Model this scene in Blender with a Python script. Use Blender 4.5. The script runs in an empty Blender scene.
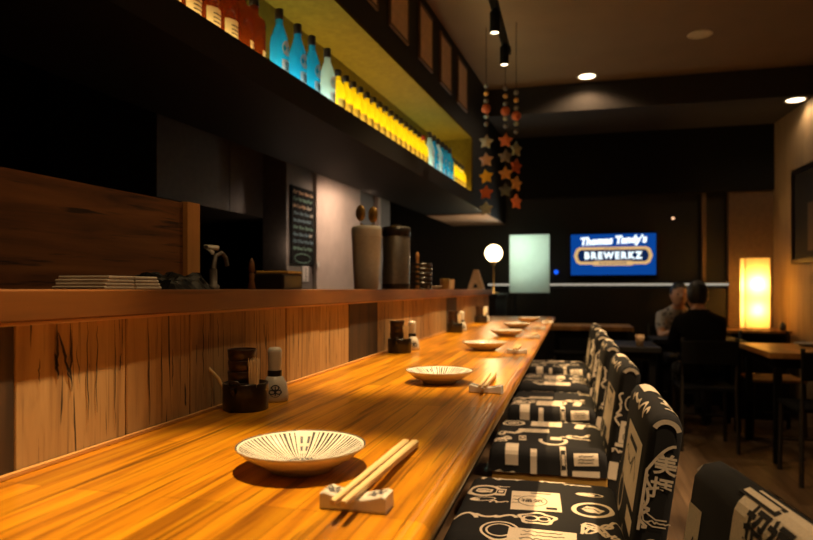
import bpy, bmesh, math, random
from mathutils import Vector, Matrix, Quaternion
PI = math.pi
rad = math.radians
scene = bpy.context.scene
COL = scene.collection
rnd = random.Random(7)

# ------------------------------------------------------------------ materials
def new_mat(name):
    m = bpy.data.materials.new(name); m.use_nodes = True
    nt = m.node_tree; nt.nodes.clear()
    out = nt.nodes.new('ShaderNodeOutputMaterial')
    return m, nt, out

def N(nt, typ, **kw):
    n = nt.nodes.new(typ)
    for k, v in kw.items():
        if k in n.inputs: n.inputs[k].default_value = v
        else: setattr(n, k, v)
    return n

def c4(c): return (c[0], c[1], c[2], 1.0)

def plain(name, col, rough=.6, metal=0., noise=.12, nscale=30., bump=0., spec=.5, coat=0.):
    m, nt, out = new_mat(name)
    b = N(nt, 'ShaderNodeBsdfPrincipled', Roughness=rough, Metallic=metal)
    b.inputs['Specular IOR Level'].default_value = spec
    b.inputs['Coat Weight'].default_value = coat
    tc = N(nt, 'ShaderNodeTexCoord')
    nz = N(nt, 'ShaderNodeTexNoise', Scale=nscale, Detail=3.)
    nt.links.new(tc.outputs['Object'], nz.inputs['Vector'])
    rp = N(nt, 'ShaderNodeValToRGB')
    lo = tuple(max(0, v*(1-noise)) for v in col); hi = tuple(min(1, v*(1+noise)) for v in col)
    rp.color_ramp.elements[0].color = c4(lo); rp.color_ramp.elements[0].position = .3
    rp.color_ramp.elements[1].color = c4(hi); rp.color_ramp.elements[1].position = .7
    nt.links.new(nz.outputs['Fac'], rp.inputs['Fac'])
    nt.links.new(rp.outputs['Color'], b.inputs['Base Color'])
    if bump:
        bp = N(nt, 'ShaderNodeBump', Strength=bump, Distance=.002)
        nt.links.new(nz.outputs['Fac'], bp.inputs['Height'])
        nt.links.new(bp.outputs['Normal'], b.inputs['Normal'])
    nt.links.new(b.outputs[0], out.inputs[0])
    return m

def emit(name, col, strength):
    m, nt, out = new_mat(name)
    e = N(nt, 'ShaderNodeEmission', Strength=strength); e.inputs['Color'].default_value = c4(col)
    nt.links.new(e.outputs[0], out.inputs[0])
    return m

def wood(name, dark, mid, light, grain='Y', rough=.4, staves=None, streak=.6, stretch=14., scale=3., coat=0., crack=0., spec=.5, bump=.15):
    """grain runs along the given object axis; staves=(width,length) adds butcher-block staves"""
    m, nt, out = new_mat(name)
    L = nt.links.new
    b = N(nt, 'ShaderNodeBsdfPrincipled', Roughness=rough)
    b.inputs['Coat Weight'].default_value = coat; b.inputs['Coat Roughness'].default_value = .2
    b.inputs['Specular IOR Level'].default_value = spec
    tc = N(nt, 'ShaderNodeTexCoord')
    sc = {'X': (1/stretch, 1, 1), 'Y': (1, 1/stretch, 1), 'Z': (1, 1, 1/stretch)}[grain]
    mp = N(nt, 'ShaderNodeMapping'); mp.inputs['Scale'].default_value = sc
    L(tc.outputs['Object'], mp.inputs['Vector'])
    n1 = N(nt, 'ShaderNodeTexNoise', Scale=scale*6, Detail=6., Roughness=.6, Distortion=.6)
    L(mp.outputs[0], n1.inputs['Vector'])
    rp = N(nt, 'ShaderNodeValToRGB')
    e = rp.color_ramp.elements
    e[0].position = .28; e[0].color = c4(dark); e[1].position = .72; e[1].color = c4(light)
    k = rp.color_ramp.elements.new(.48); k.color = c4(mid)
    L(n1.outputs['Fac'], rp.inputs['Fac'])
    last = rp.outputs['Color']
    # thin dark streaks
    n2 = N(nt, 'ShaderNodeTexNoise', Scale=scale*14, Detail=4., Distortion=.3)
    mp2 = N(nt, 'ShaderNodeMapping'); mp2.inputs['Scale'].default_value = tuple(1.3 if v == 1 else v*.6 for v in sc)
    mp2.inputs['Location'].default_value = (3.1, 1.7, 5.3)
    L(tc.outputs['Object'], mp2.inputs['Vector']); L(mp2.outputs[0], n2.inputs['Vector'])
    r2 = N(nt, 'ShaderNodeValToRGB')
    r2.color_ramp.elements[0].position = .57; r2.color_ramp.elements[0].color = (0, 0, 0, 1)
    r2.color_ramp.elements[1].position = .68; r2.color_ramp.elements[1].color = (streak,)*3+(1,)
    L(n2.outputs['Fac'], r2.inputs['Fac'])
    mx = N(nt, 'ShaderNodeMixRGB', blend_type='MIX')
    L(r2.outputs['Color'], mx.inputs['Fac']); L(last, mx.inputs['Color1'])
    mx.inputs['Color2'].default_value = c4(tuple(v*.45 for v in dark)); last = mx.outputs['Color']
    if crack:
        n3 = N(nt, 'ShaderNodeTexNoise', Scale=scale*9, Detail=5., Distortion=1.2)
        mp3 = N(nt, 'ShaderNodeMapping'); mp3.inputs['Scale'].default_value = tuple(1.6 if v == 1 else v*.7 for v in sc)
        mp3.inputs['Location'].default_value = (13.1, 11.7, 2.3)
        L(tc.outputs['Object'], mp3.inputs['Vector']); L(mp3.outputs[0], n3.inputs['Vector'])
        r3 = N(nt, 'ShaderNodeValToRGB')
        r3.color_ramp.elements[0].position = .640; r3.color_ramp.elements[0].color = (0, 0, 0, 1)
        r3.color_ramp.elements[1].position = .665; r3.color_ramp.elements[1].color = (crack,)*3+(1,)
        L(n3.outputs['Fac'], r3.inputs['Fac'])
        m3 = N(nt, 'ShaderNodeMixRGB', blend_type='MIX')
        L(r3.outputs['Color'], m3.inputs['Fac']); L(last, m3.inputs['Color1'])
        m3.inputs['Color2'].default_value = (.012, .006, .003, 1); last = m3.outputs['Color']
    if staves:
        mp4 = N(nt, 'ShaderNodeMapping')
        if grain == 'Y': mp4.inputs['Rotation'].default_value = (0, 0, PI/2)
        L(tc.outputs['Object'], mp4.inputs['Vector'])
        br = N(nt, 'ShaderNodeTexBrick', Scale=1.)
        br.inputs['Color1'].default_value = (.62, .62, .62, 1); br.inputs['Color2'].default_value = (1.12, 1.12, 1.12, 1)
        br.inputs['Mortar'].default_value = (.42, .40, .38, 1)
        br.inputs['Mortar Size'].default_value = .0010; br.inputs['Mortar Smooth'].default_value = .3
        br.inputs['Brick Width'].default_value = staves[1]; br.inputs['Row Height'].default_value = staves[0]
        br.offset = .37; br.offset_frequency = 3
        L(mp4.outputs[0], br.inputs['Vector'])
        m4 = N(nt, 'ShaderNodeMixRGB', blend_type='MULTIPLY'); m4.inputs['Fac'].default_value = 1.
        L(last, m4.inputs['Color1']); L(br.outputs['Color'], m4.inputs['Color2']); last = m4.outputs['Color']
    L(last, b.inputs['Base Color'])
    if bump:
        bp = N(nt, 'ShaderNodeBump', Strength=bump, Distance=.001)
        L(n1.outputs['Fac'], bp.inputs['Height']); L(bp.outputs['Normal'], b.inputs['Normal'])
    L(b.outputs[0], out.inputs[0])
    return m

def translucent(name, col, diffuse=.3, transp=.25, gloss=.06, rough=.15, tcol=None):
    """thin coloured wall that lets light through: diffuse + translucent + transparent, with a glossy coat"""
    m, nt, out = new_mat(name); L = nt.links.new
    tc = N(nt, 'ShaderNodeTexCoord'); nz = N(nt, 'ShaderNodeTexNoise', Scale=25., Detail=2.)
    L(tc.outputs['Object'], nz.inputs['Vector'])
    rp = N(nt, 'ShaderNodeValToRGB')
    rp.color_ramp.elements[0].color = c4(tuple(v*.9 for v in col)); rp.color_ramp.elements[1].color = c4(col)
    L(nz.outputs['Fac'], rp.inputs['Fac'])
    d = N(nt, 'ShaderNodeBsdfDiffuse'); t = N(nt, 'ShaderNodeBsdfTranslucent'); p = N(nt, 'ShaderNodeBsdfTransparent')
    L(rp.outputs[0], d.inputs[0]); L(rp.outputs[0], t.inputs[0])
    p.inputs[0].default_value = c4(tcol or tuple(v**.5 for v in col))
    g = N(nt, 'ShaderNodeBsdfGlossy', Roughness=rough)
    m1 = N(nt, 'ShaderNodeMixShader'); m1.inputs[0].default_value = 1-diffuse
    L(d.outputs[0], m1.inputs[1]); L(t.outputs[0], m1.inputs[2])
    m2 = N(nt, 'ShaderNodeMixShader'); m2.inputs[0].default_value = transp
    L(m1.outputs[0], m2.inputs[1]); L(p.outputs[0], m2.inputs[2])
    m3 = N(nt, 'ShaderNodeMixShader'); m3.inputs[0].default_value = gloss
    L(m2.outputs[0], m3.inputs[1]); L(g.outputs[0], m3.inputs[2])
    L(m3.outputs[0], out.inputs[0])
    return m

def stripe_glaze():
    """white glaze with dark brushed radial stripes (object-space angle)"""
    m, nt, out = new_mat('striped_glaze'); L = nt.links.new
    b = N(nt, 'ShaderNodeBsdfPrincipled', Roughness=.22)
    tc = N(nt, 'ShaderNodeTexCoord'); sp = N(nt, 'ShaderNodeSeparateXYZ'); L(tc.outputs['Object'], sp.inputs[0])
    def M(op, a, bb=None):
        n = N(nt, 'ShaderNodeMath', operation=op)
        for i, v in enumerate((a, bb)):
            if v is None: continue
            if isinstance(v, (int, float)): n.inputs[i].default_value = v
            else: L(v, n.inputs[i])
        return n.outputs[0]
    ang = M('ARCTAN2', sp.outputs[1], sp.outputs[0])
    r = M('SQRT', M('ADD', M('MULTIPLY', sp.outputs[0], sp.outputs[0]), M('MULTIPLY', sp.outputs[1], sp.outputs[1])))
    k = M('MULTIPLY', ang, 70/(2*PI))
    cell = M('FLOOR', k); fr = M('FRACT', M('ADD', k, 100.))
    wn = N(nt, 'ShaderNodeTexWhiteNoise', noise_dimensions='1D'); L(cell, wn.inputs['W'])
    nz = N(nt, 'ShaderNodeTexNoise', Scale=70., Detail=2.); L(tc.outputs['Object'], nz.inputs['Vector'])
    dist = M('ABSOLUTE', M('SUBTRACT', fr, M('ADD', .42, M('MULTIPLY', wn.outputs['Value'], .16))))
    wid = M('MULTIPLY', M('ADD', .12, M('MULTIPLY', wn.outputs['Value'], .18)), M('ADD', .55, M('MULTIPLY', nz.outputs['Fac'], .8)))
    stripe = M('LESS_THAN', dist, wid)
    inner = M('ADD', .007, M('MULTIPLY', wn.outputs['Value'], .014))
    stripe = M('MULTIPLY', stripe, M('GREATER_THAN', r, inner))
    stripe = M('MULTIPLY', stripe, M('LESS_THAN', r, .0785))
    n2 = N(nt, 'ShaderNodeTexNoise', Scale=260., Detail=3.); L(tc.outputs['Object'], n2.inputs['Vector'])
    cen = M('MULTIPLY', M('LESS_THAN', r, .021), M('GREATER_THAN', n2.outputs['Fac'], .43))
    rim = M('GREATER_THAN', r, .0808)
    fac = M('MAXIMUM', M('MAXIMUM', M('MULTIPLY', stripe, .96), M('MULTIPLY', cen, .8)), M('MULTIPLY', rim, .9))
    mx = N(nt, 'ShaderNodeMixRGB'); L(fac, mx.inputs['Fac'])
    mx.inputs['Color1'].default_value = (.74, .70, .62, 1); mx.inputs['Color2'].default_value = (.018, .022, .034, 1)
    L(mx.outputs[0], b.inputs['Base Color']); L(b.outputs[0], out.inputs[0])
    return m

M_ = {}
def init_mats():
    m = M_
    m['counter'] = wood('counter_teak', (.20, .058, .004), (.54, .210, .006), (.72, .345, .010), 'Y', .28, (.040, .62), .75, 24., 8., coat=.12, crack=.5)
    m['ledge'] = wood('ledge_teak', (.08, .028, .005), (.145, .052, .009), (.21, .08, .014), 'Y', .45, None, .5, 12., 3.)
    m['edge_light'] = wood('edge_strip_wood', (.42, .20, .06), (.52, .26, .08), (.62, .32, .1), 'Y', .45, None, .2)
    m['plank_a'] = wood('weathered_plank_honey', (.23, .130, .050), (.36, .215, .088), (.43, .27, .118), 'Z', .75, None, .7, 10., 5., crack=.97)
    m['plank_b'] = wood('weathered_plank_tan', (.26, .150, .062), (.395, .245, .105), (.46, .30, .138), 'Z', .75, None, .6, 10., 5.4, crack=.95)
    m['plank_c'] = wood('weathered_plank_grey', (.20, .112, .046), (.32, .19, .082), (.385, .245, .11), 'Z', .8, None, .75, 10., 4.6, crack=.97)
    m['plank_d'] = wood('dark_plank', (.014, .007, .004), (.034, .017, .008), (.065, .034, .016), 'Z', .7, None, .7, 9., 3.)
    m['screen_wood'] = wood('screen_board', (.035, .012, .003), (.13, .046, .010), (.20, .078, .018), 'Y', .55, None, .95, 26., 5.)
    m['post_wood'] = wood('post_wood', (.30, .13, .03), (.42, .19, .05), (.5, .25, .07), 'Z', .5, None, .3)
    m['chair_wood'] = wood('chair_frame_wood', (.42, .23, .045), (.56, .32, .07), (.64, .38, .09), 'X', .5, None, .2)
    m['table_wood'] = wood('table_wood', (.30, .14, .035), (.45, .22, .06), (.55, .29, .09), 'Y', .35, (.09, 1.), .4)
    m['floor'] = wood('floor_boards', (.095, .055, .027), (.16, .097, .050), (.23, .145, .08), 'Y', .42, (.12, 1.3), .4, 12., 2.)
    m['black'] = plain('matte_black', (.005, .0047, .0044), .85, spec=.15)
    m['dark_wall'] = plain('dark_painted_wall', (.0075, .0068, .006), .8)
    m['bulk'] = plain('black_brown_laminate', (.0085, .0072, .006), .6, spec=.25)
    m['ceil'] = plain('brown_ceiling_paint', (.19, .108, .045), .9, noise=.05, nscale=4.)
    m['ceil_dark'] = plain('dark_ceiling_paint', (.024, .017, .012), .9)
    m['recess'] = plain('recess_liner', (.095, .058, .0035), .8, spec=.05)
    m['plaster'] = plain('pale_plaster', (.52, .42, .36), .85, noise=.08, nscale=9.)
    m['grey_panel'] = plain('grey_panel', (.16, .135, .12), .6)
    m['steel'] = plain('brushed_steel', (.42, .40, .38), .33, .9, noise=.1, nscale=60.)
    m['steel_dull'] = plain('dull_steel_sheet', (.115, .10, .09), .5, .2)
    m['wall_warm'] = wood('wall_panelling', (.30, .20, .105), (.38, .26, .14), (.45, .31, .17), 'Z', .7, None, .3, 12., 2.)
    m['wall_lit'] = plain('brown_wall_cladding', (.13, .075, .035), .7)
    m['glaze'] = stripe_glaze()
    m['glaze_plain'] = plain('cream_glaze', (.60, .50, .36), .25, noise=.04)
    m['porcelain'] = plain('white_porcelain', (.66, .62, .56), .25, noise=.04)
    m['ink'] = plain('blue_black_ink', (.03, .035, .055), .4)
    m['chop'] = wood('pale_chopstick_wood', (.58, .41, .19), (.66, .49, .25), (.72, .56, .31), 'Y', .55, None, .1, 20., 6.)
    m['lacquer'] = plain('black_lacquer', (.016, .011, .009), .28)
    m['brown_lacquer'] = wood('brown_lacquer', (.014, .006, .003), (.035, .014, .006), (.075, .032, .012), 'X', .32, None, .4)
    m['pick'] = plain('toothpick_wood', (.78, .66, .46), .7)
    m['fab'] = plain('charcoal_print_cloth', (.0075, .007, .0072), .9, noise=.25, nscale=400.)
    m['print'] = plain('cream_print', (.78, .65, .48), .9, noise=.08, nscale=300.)
    m['print_ink'] = plain('print_lettering', (.02, .018, .017), .9)
    m['cap'] = plain('dark_bottle_cap', (.020, .013, .010), .35)
    m['cap_red'] = plain('red_bottle_cap', (.30, .025, .015), .35)
    m['lab'] = translucent('cream_paper_label', (.85, .68, .36), .6, .0, .02, .5)
    m['lab_y'] = translucent('amber_paper_label', (.60, .44, .12), .85, .0, .02, .5)
    m['lab_w'] = translucent('pinkish_paper_label', (.72, .55, .46), .6, .0, .02, .5)
    m['lab_ink'] = plain('label_ink', (.06, .03, .015), .6)
    m['amber'] = translucent('amber_glass', (.22, .045, .006), .2, .45, .06, .08, (.50, .15, .03))
    m['yellow'] = translucent('yellow_plum_wine_glass', (.98, .78, .035), .15, .2, .05, .12)
    m['blue'] = translucent('blue_frosted_glass', (.03, .40, .52), .25, .15, .05, .2)
    m['pale'] = translucent('pale_frosted_glass', (.58, .66, .58), .3, .15, .05, .2)
    m['paper'] = translucent('lamp_paper', (.95, .74, .36), .15, .0, .0, .5)
    m['frost'] = translucent('green_frosted_glass', (.72, .80, .72), .15, .0, .03, .2)
    m['led_warm'] = emit('shelf_light_warm', (1., .84, .36), 10.)
    m['led_cool'] = emit('shelf_light_cool', (.72, 1., 1.), 7.)
    m['led_strip'] = emit('led_strip_white', (1., .88, .68), .42)
    m['globe'] = emit('globe_lamp_glass', (1., .70, .36), 9.)
    m['lens'] = emit('lamp_lens', (1., .80, .52), 6.)
    m['tv_blue'] = emit('screen_blue', (.003, .055, .30), 1.)
    m['tv_navy'] = emit('screen_navy', (.004, .018, .075), 1.)
    m['tv_white'] = emit('screen_white', (.85, .96, 1.), 1.6)
    m['tv_tan'] = emit('screen_tan', (.75, .46, .18), 1.)
    m['dot_blue'] = emit('indicator_blue', (.01, .12, 1.), 1.2)
    m['dot_warm'] = emit('indicator_warm', (1., .55, .3), 1.6)
    m['white'] = plain('white_card', (.7, .66, .6), .8)
    m['card'] = plain('kraft_card', (.66, .44, .26), .8)
    m['frame_pic'] = plain('aged_print_paper', (.78, .58, .40), .5)
    m['frame_wood'] = plain('brown_picture_frame', (.16, .10, .06), .6)
    m['disc'] = plain('beige_speaker_grille', (.62, .47, .26), .8)
    m['dark_metal'] = plain('dark_metal_tube', (.035, .03, .026), .5, .3)
    m['lit_patch'] = plain('soffit_light_patch', (.42, .27, .18), .5)  # pale tone stands in for lamplight on the bulkhead underside
    m['plank_split'] = plain('dark_plank_split', (.018, .008, .003), .9)
    m['jug'] = plain('grey_stoneware', (.40, .37, .335), .55, noise=.07, nscale=60.)
    m['brass'] = plain('aged_brass', (.42, .26, .09), .35, .8)
    m['chrome'] = plain('chrome', (.6, .56, .5), .18, 1., noise=.03)
    m['bag_black'] = plain('black_plastic', (.005, .005, .0055), .45, noise=.4, nscale=40., bump=.3, spec=.15)
    m['napkin'] = plain('folded_paper_napkin', (.78, .68, .56), .8, noise=.1)
    m['skin'] = plain('skin', (.50, .26, .15), .55, noise=.05)
    m['hair'] = plain('black_hair', (.010, .008, .007), .5)
    m['shirt_black'] = plain('black_shirt', (.006, .0055, .0055), .95, spec=.1)
    m['trouser'] = plain('dark_trousers', (.02, .02, .024), .9)
    m['eye'] = plain('dark_eye', (.01, .008, .007), .3)
    # patterned shirt
    mm, nt, out = new_mat('grey_patterned_shirt')
    b = N(nt, 'ShaderNodeBsdfPrincipled', Roughness=.9); tc = N(nt, 'ShaderNodeTexCoord')
    v = N(nt, 'ShaderNodeTexVoronoi', Scale=22.); nt.links.new(tc.outputs['Object'], v.inputs['Vector'])
    rp = N(nt, 'ShaderNodeValToRGB'); rp.color_ramp.elements[0].color = (.10, .09, .085, 1); rp.color_ramp.elements[1].color = (.34, .31, .28, 1)
    rp.color_ramp.elements[0].position = .25; rp.color_ramp.elements[1].position = .45
    nt.links.new(v.outputs['Distance'], rp.inputs[0]); nt.links.new(rp.outputs[0], b.inputs['Base Color']); nt.links.new(b.outputs[0], out.inputs[0])
    m['shirt_grey'] = mm
    for i, c in enumerate([(.42, .40, .32), (.62, .40, .32), (1., .62, .05), (.55, .13, .04), (.30, .32, .24), (.20, .18, .16), (.62, .33, .10), (.12, .15, .16), (.65, .18, .06)]):
        m['star%d' % i] = plain('star_felt_%s' % 'abcdefghi'[i], c, .85)
    for k, c in (('chalk_pink', (.55, .36, .22)), ('chalk_green', (.16, .30, .24)), ('chalk_blue', (.14, .24, .30)), ('chalk_white', (.5, .46, .38))):
        m[k] = plain(k, c, .9)
init_mats()

# ------------------------------------------------------------------ mesh builder
class MB:
    def __init__(self):
        self.v = []; self.f = []; self.mi = []; self.sm = []
    def add(self, verts, faces, mi=0, smooth=False):
        o = len(self.v); self.v += [tuple(p) for p in verts]
        for f in faces:
            self.f.append(tuple(o+i for i in f)); self.mi.append(mi); self.sm.append(smooth)
        return self
    def box(self, x0, x1, y0, y1, z0, z1, bev=0., mi=0, mat=None, seg=2):
        bm = bmesh.new()
        r = bmesh.ops.create_cube(bm, size=1.)
        for v in bm.verts:
            v.co = ((x0+x1)/2+v.co.x*(x1-x0), (y0+y1)/2+v.co.y*(y1-y0), (z0+z1)/2+v.co.z*(z1-z0))
        if bev:
            bmesh.ops.bevel(bm, geom=list(bm.edges), offset=bev, segments=seg, profile=.5, affect='EDGES')
        self.bm(bm, mi, mat); return self
    def bm(self, bm, mi=0, mat=None, smooth=False):
        bm.verts.index_update()
        vs = [(mat @ v.co if mat else v.co.copy()) for v in bm.verts]
        self.add(vs, [[v.index for v in f.verts] for f in bm.faces], mi, smooth)
        bm.free(); return self
    def lathe(self, prof, seg=32, c=(0, 0, 0), mi=0, smooth=True, cap0=False, cap1=False, sx=1., sy=1.):
        n = len(prof); vs = []
        for (r, z) in prof:
            for k in range(seg):
                a = 2*PI*k/seg; vs.append((c[0]+r*sx*math.cos(a), c[1]+r*sy*math.sin(a), c[2]+z))
        fs = []
        for i in range(n-1):
            for k in range(seg):
                k2 = (k+1) % seg
                fs.append((i*seg+k, i*seg+k2, (i+1)*seg+k2, (i+1)*seg+k))
        self.add(vs, fs, mi, smooth)
        if cap0: self.add(vs[:seg], [tuple(reversed(range(seg)))], mi)
        if cap1: self.add(vs[-seg:], [tuple(range(seg))], mi)
        return self
    def tube(self, pts, r, seg=8, mi=0, caps=True, smooth=True):
        pts = [Vector(p) for p in pts]; rings = []
        up = Vector((0, 0, 1))
        for i, p in enumerate(pts):
            d = (pts[min(i+1, len(pts)-1)]-pts[max(i-1, 0)]).normalized()
            a = d.cross(up)
            if a.length < 1e-3: a = d.cross(Vector((1, 0, 0)))
            a.normalize(); b = d.cross(a).normalized()
            rr = r[i] if isinstance(r, (list, tuple)) else r
            rings.append([p+a*rr*math.cos(2*PI*k/seg)+b*rr*math.sin(2*PI*k/seg) for k in range(seg)])
        vs = [q for R in rings for q in R]; fs = []
        for i in range(len(pts)-1):
            for k in range(seg):
                k2 = (k+1) % seg; fs.append((i*seg+k, i*seg+k2, (i+1)*seg+k2, (i+1)*seg+k))
        self.add(vs, fs, mi, smooth)
        if caps:
            self.add(rings[0], [tuple(range(seg))], mi); self.add(rings[-1], [tuple(range(seg))], mi)
        return self
    def sphere(self, c, r, seg=20, rings=12, mi=0, sc=(1, 1, 1)):
        bm = bmesh.new(); bmesh.ops.create_uvsphere(bm, u_segments=seg, v_segments=rings, radius=r)
        for v in bm.verts: v.co = Vector(c)+Vector((v.co.x*sc[0], v.co.y*sc[1], v.co.z*sc[2]))
        return self.bm(bm, mi, None, True)
    def prism(self, poly, axis_map, h0, h1, mi=0):
        n = len(poly)
        vs = [axis_map(p[0], p[1], h0) for p in poly]+[axis_map(p[0], p[1], h1) for p in poly]
        fs = [tuple(range(n)), tuple(reversed(range(n, 2*n)))]+[(i, n+i, n+(i+1) % n, (i+1) % n) for i in range(n)]
        return self.add(vs, fs, mi)
    def obb(self, corners, mi=0):
        """8 corners: bottom 4 then top 4"""
        return self.add(corners, [(3, 2, 1, 0), (4, 5, 6, 7), (0, 1, 5, 4), (1, 2, 6, 5), (2, 3, 7, 6), (3, 0, 4, 7)], mi)
    def build(self, name, mats, parent=None, loc=None, rotz=0.):
        me = bpy.data.meshes.new(name)
        me.from_pydata(self.v, [], self.f)
        if not isinstance(mats, (list, tuple)): mats = [mats]
        for k in mats: me.materials.append(M_[k] if isinstance(k, str) else k)
        me.polygons.foreach_set('material_index', self.mi); me.polygons.foreach_set('use_smooth', self.sm)
        me.validate(); me.update()
        bm = bmesh.new(); bm.from_mesh(me); bmesh.ops.recalc_face_normals(bm, faces=bm.faces); bm.to_mesh(me); bm.free()
        o = bpy.data.objects.new(name, me); COL.objects.link(o)
        if parent: o.parent = parent
        if loc: o.location = loc
        if rotz: o.rotation_euler = (0, 0, rotz)
        return o

def tag(o, label, cat, group=None, kind=None):
    if label: o['label'] = label
    if cat: o['category'] = cat
    if group: o['group'] = group
    if kind: o['kind'] = kind
    return o
def thing(name, label, cat, loc=(0, 0, 0), rotz=0., group=None):
    o = bpy.data.objects.new(name, None); COL.objects.link(o)
    o.empty_display_size = .1
    o.location = loc; o.rotation_euler = (0, 0, rotz)
    return tag(o, label, cat, group)
def struct(o, label=None):
    o['kind'] = 'structure'
    if label: o['label'] = label
    return o
def dup(root, loc, rotz=None, label=None, group=None):
    r = root.copy(); COL.objects.link(r); r.location = loc
    if rotz is not None: r.rotation_euler = (0, 0, rotz)
    if label: r['label'] = label
    if group: r['group'] = group
    for ch in root.children:
        c = ch.copy(); COL.objects.link(c); c.parent = r
        for g in ch.children:
            d = g.copy(); COL.objects.link(d); d.parent = c
    return r

def text2d(s, size, bold=0., shear=0., align='CENTER', spacing=1.):
    cu = bpy.data.curves.new('lettering', 'FONT'); cu.body = s; cu.size = size; cu.offset = bold; cu.shear = shear
    cu.align_x = align; cu.align_y = 'CENTER'; cu.space_character = spacing; cu.resolution_u = 3
    ob = bpy.data.objects.new('lettering', cu)
    me = bpy.data.meshes.new_from_object(ob)
    vs = [(v.co.x, v.co.y) for v in me.vertices]; fs = [tuple(p.vertices) for p in me.polygons]
    bpy.data.meshes.remove(me); bpy.data.objects.remove(ob); bpy.data.curves.remove(cu)
    return vs, fs
def t2(vf, cx=0, cy=0, rot=0., sx=1., sy=1.):
    c, s = math.cos(rot), math.sin(rot)
    return [(cx+c*x*sx-s*y*sy, cy+s*x*sx+c*y*sy) for x, y in vf[0]], vf[1]
def rect2d(w, h, n=6, m=6):
    vs = [(-w/2+w*i/n, -h/2+h*j/m) for j in range(m+1) for i in range(n+1)]
    fs = [(j*(n+1)+i, j*(n+1)+i+1, (j+1)*(n+1)+i+1, (j+1)*(n+1)+i) for j in range(m) for i in range(n)]
    return vs, fs
def ring2d(rx, ry, th, n=40, wob=0.):
    vs = []
    for k in range(n):
        a = 2*PI*k/n; w = 1+wob*math.sin(5*a)
        vs += [(rx*w*math.cos(a), ry*w*math.sin(a)), ((rx-th)*w*math.cos(a), (ry-th)*w*math.sin(a))]
    fs = [(2*k, 2*((k+1) % n), 2*((k+1) % n)+1, 2*k+1) for k in range(n)]
    return vs, fs
def disc2d(rx, ry, n=28):
    vs = [(0, 0)]+[(rx*math.cos(2*PI*k/n), ry*math.sin(2*PI*k/n)) for k in range(n)]
    return vs, [(0, 1+k, 1+(k+1) % n) for k in range(n)]
def stroke2d(pts, w):
    vs = []; fs = []
    for i, p in enumerate(pts):
        a = pts[max(i-1, 0)]; b = pts[min(i+1, len(pts)-1)]
        dx, dy = b[0]-a[0], b[1]-a[1]; l = math.hypot(dx, dy) or 1
        vs += [(p[0]-dy/l*w/2, p[1]+dx/l*w/2), (p[0]+dy/l*w/2, p[1]-dx/l*w/2)]
    for i in range(len(pts)-1): fs.append((2*i, 2*i+1, 2*i+3, 2*i+2))
    return vs, fs
def scrawl2d(r, L, h, w, n=26):
    """loopy brush scrawl of length L"""
    pts = []; ph = r.uniform(0, 6)
    for i in range(n):
        t = i/(n-1)
        pts.append((-L/2+L*t+h*.35*math.sin(17*t+ph), h*.5*math.sin(25*t+ph)*(.6+.4*math.sin(7*t))))
    return stroke2d(pts, w)

# ------------------------------------------------------------------ geometry constants
DE = rad(4.1)
SU = (math.sin(DE), math.cos(DE)); SN = (-math.cos(DE), math.sin(DE))
def S(s, L, z): return (SU[0]*s+SN[0]*L, SU[1]*s+SN[1]*L, z)      # the kitchen side runs 4 degrees off the counter
def sbox(mb, s0, s1, L0, L1, z0, z1, mi=0):
    return mb.obb([S(s0, L0, z0), S(s1, L0, z0), S(s1, L1, z0), S(s0, L1, z0), S(s0, L0, z1), S(s1, L0, z1), S(s1, L1, z1), S(s0, L1, z1)], mi)
CT = .94          # counter top
LT = 1.17         # ledge top
YB = 7.10         # back wall
CH = 3.05

# ------------------------------------------------------------------ room shell
struct(MB().box(-4.2, 3.0, -1.6, 7.4, -.08, 0).build('floor', 'floor'))
struct(MB().box(-4.2, 3.0, -1.6, 6.04, CH, CH+.1).build('ceiling', 'ceil'))
b = MB(); b.box(-4.2, 3.0, 6.04, 7.4, 2.80, CH+.1)
struct(b.build('ceiling_beam', 'ceil_dark'))
struct(MB().box(-4.2, 3.0, YB, YB+.12, 0, 2.80).build('wall_back', 'dark_wall'))
# header that keeps the upper back wall in the dark
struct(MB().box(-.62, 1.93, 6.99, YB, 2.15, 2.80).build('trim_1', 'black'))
# right wall, slightly canted
rw = MB()
def RW(t, off, z):        # t along the wall from the back corner, off into the room
    d = Vector((.045, -1, 0)).normalized(); n = Vector((-1, -.045, 0)).normalized()
    p = Vector((1.92, YB, z))+d*t+n*off
    return (p.x, p.y, p.z)
rw.obb([RW(0, 0, 0), RW(8.7, 0, 0), RW(8.7, -.12, 0), RW(0, -.12, 0), RW(0, 0, CH), RW(8.7, 0, CH), RW(8.7, -.12, CH), RW(0, -.12, CH)])
struct(rw.build('wall_right', 'wall_warm'))
kw = MB(); sbox(kw, -2.0, 7.6, 3.05, 3.17, 0, CH); struct(kw.build('wall_left', 'dark_wall'))
struct(MB().box(1.52, 1.93, 7.02, YB, 0, 2.15).build('trim_2', 'wall_lit'))
struct(MB().box(1.28, 1.32, 7.05, YB, 1.24, 2.15).build('trim_3', 'wall_lit'))

# kitchen end wall behind the jug
kb = MB(); sbox(kb, 3.79, 5.80, 2.12, 2.30, 0, CH, 0)
sbox(kb, 4.185, 5.00, 2.095, 2.12, 0, 2.6, 1)
sbox(kb, 5.40, 5.46, 2.085, 2.12, 0, 2.6, 1)
struct(kb.build('wall_kitchen', ['grey_panel', 'plaster']))

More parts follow.
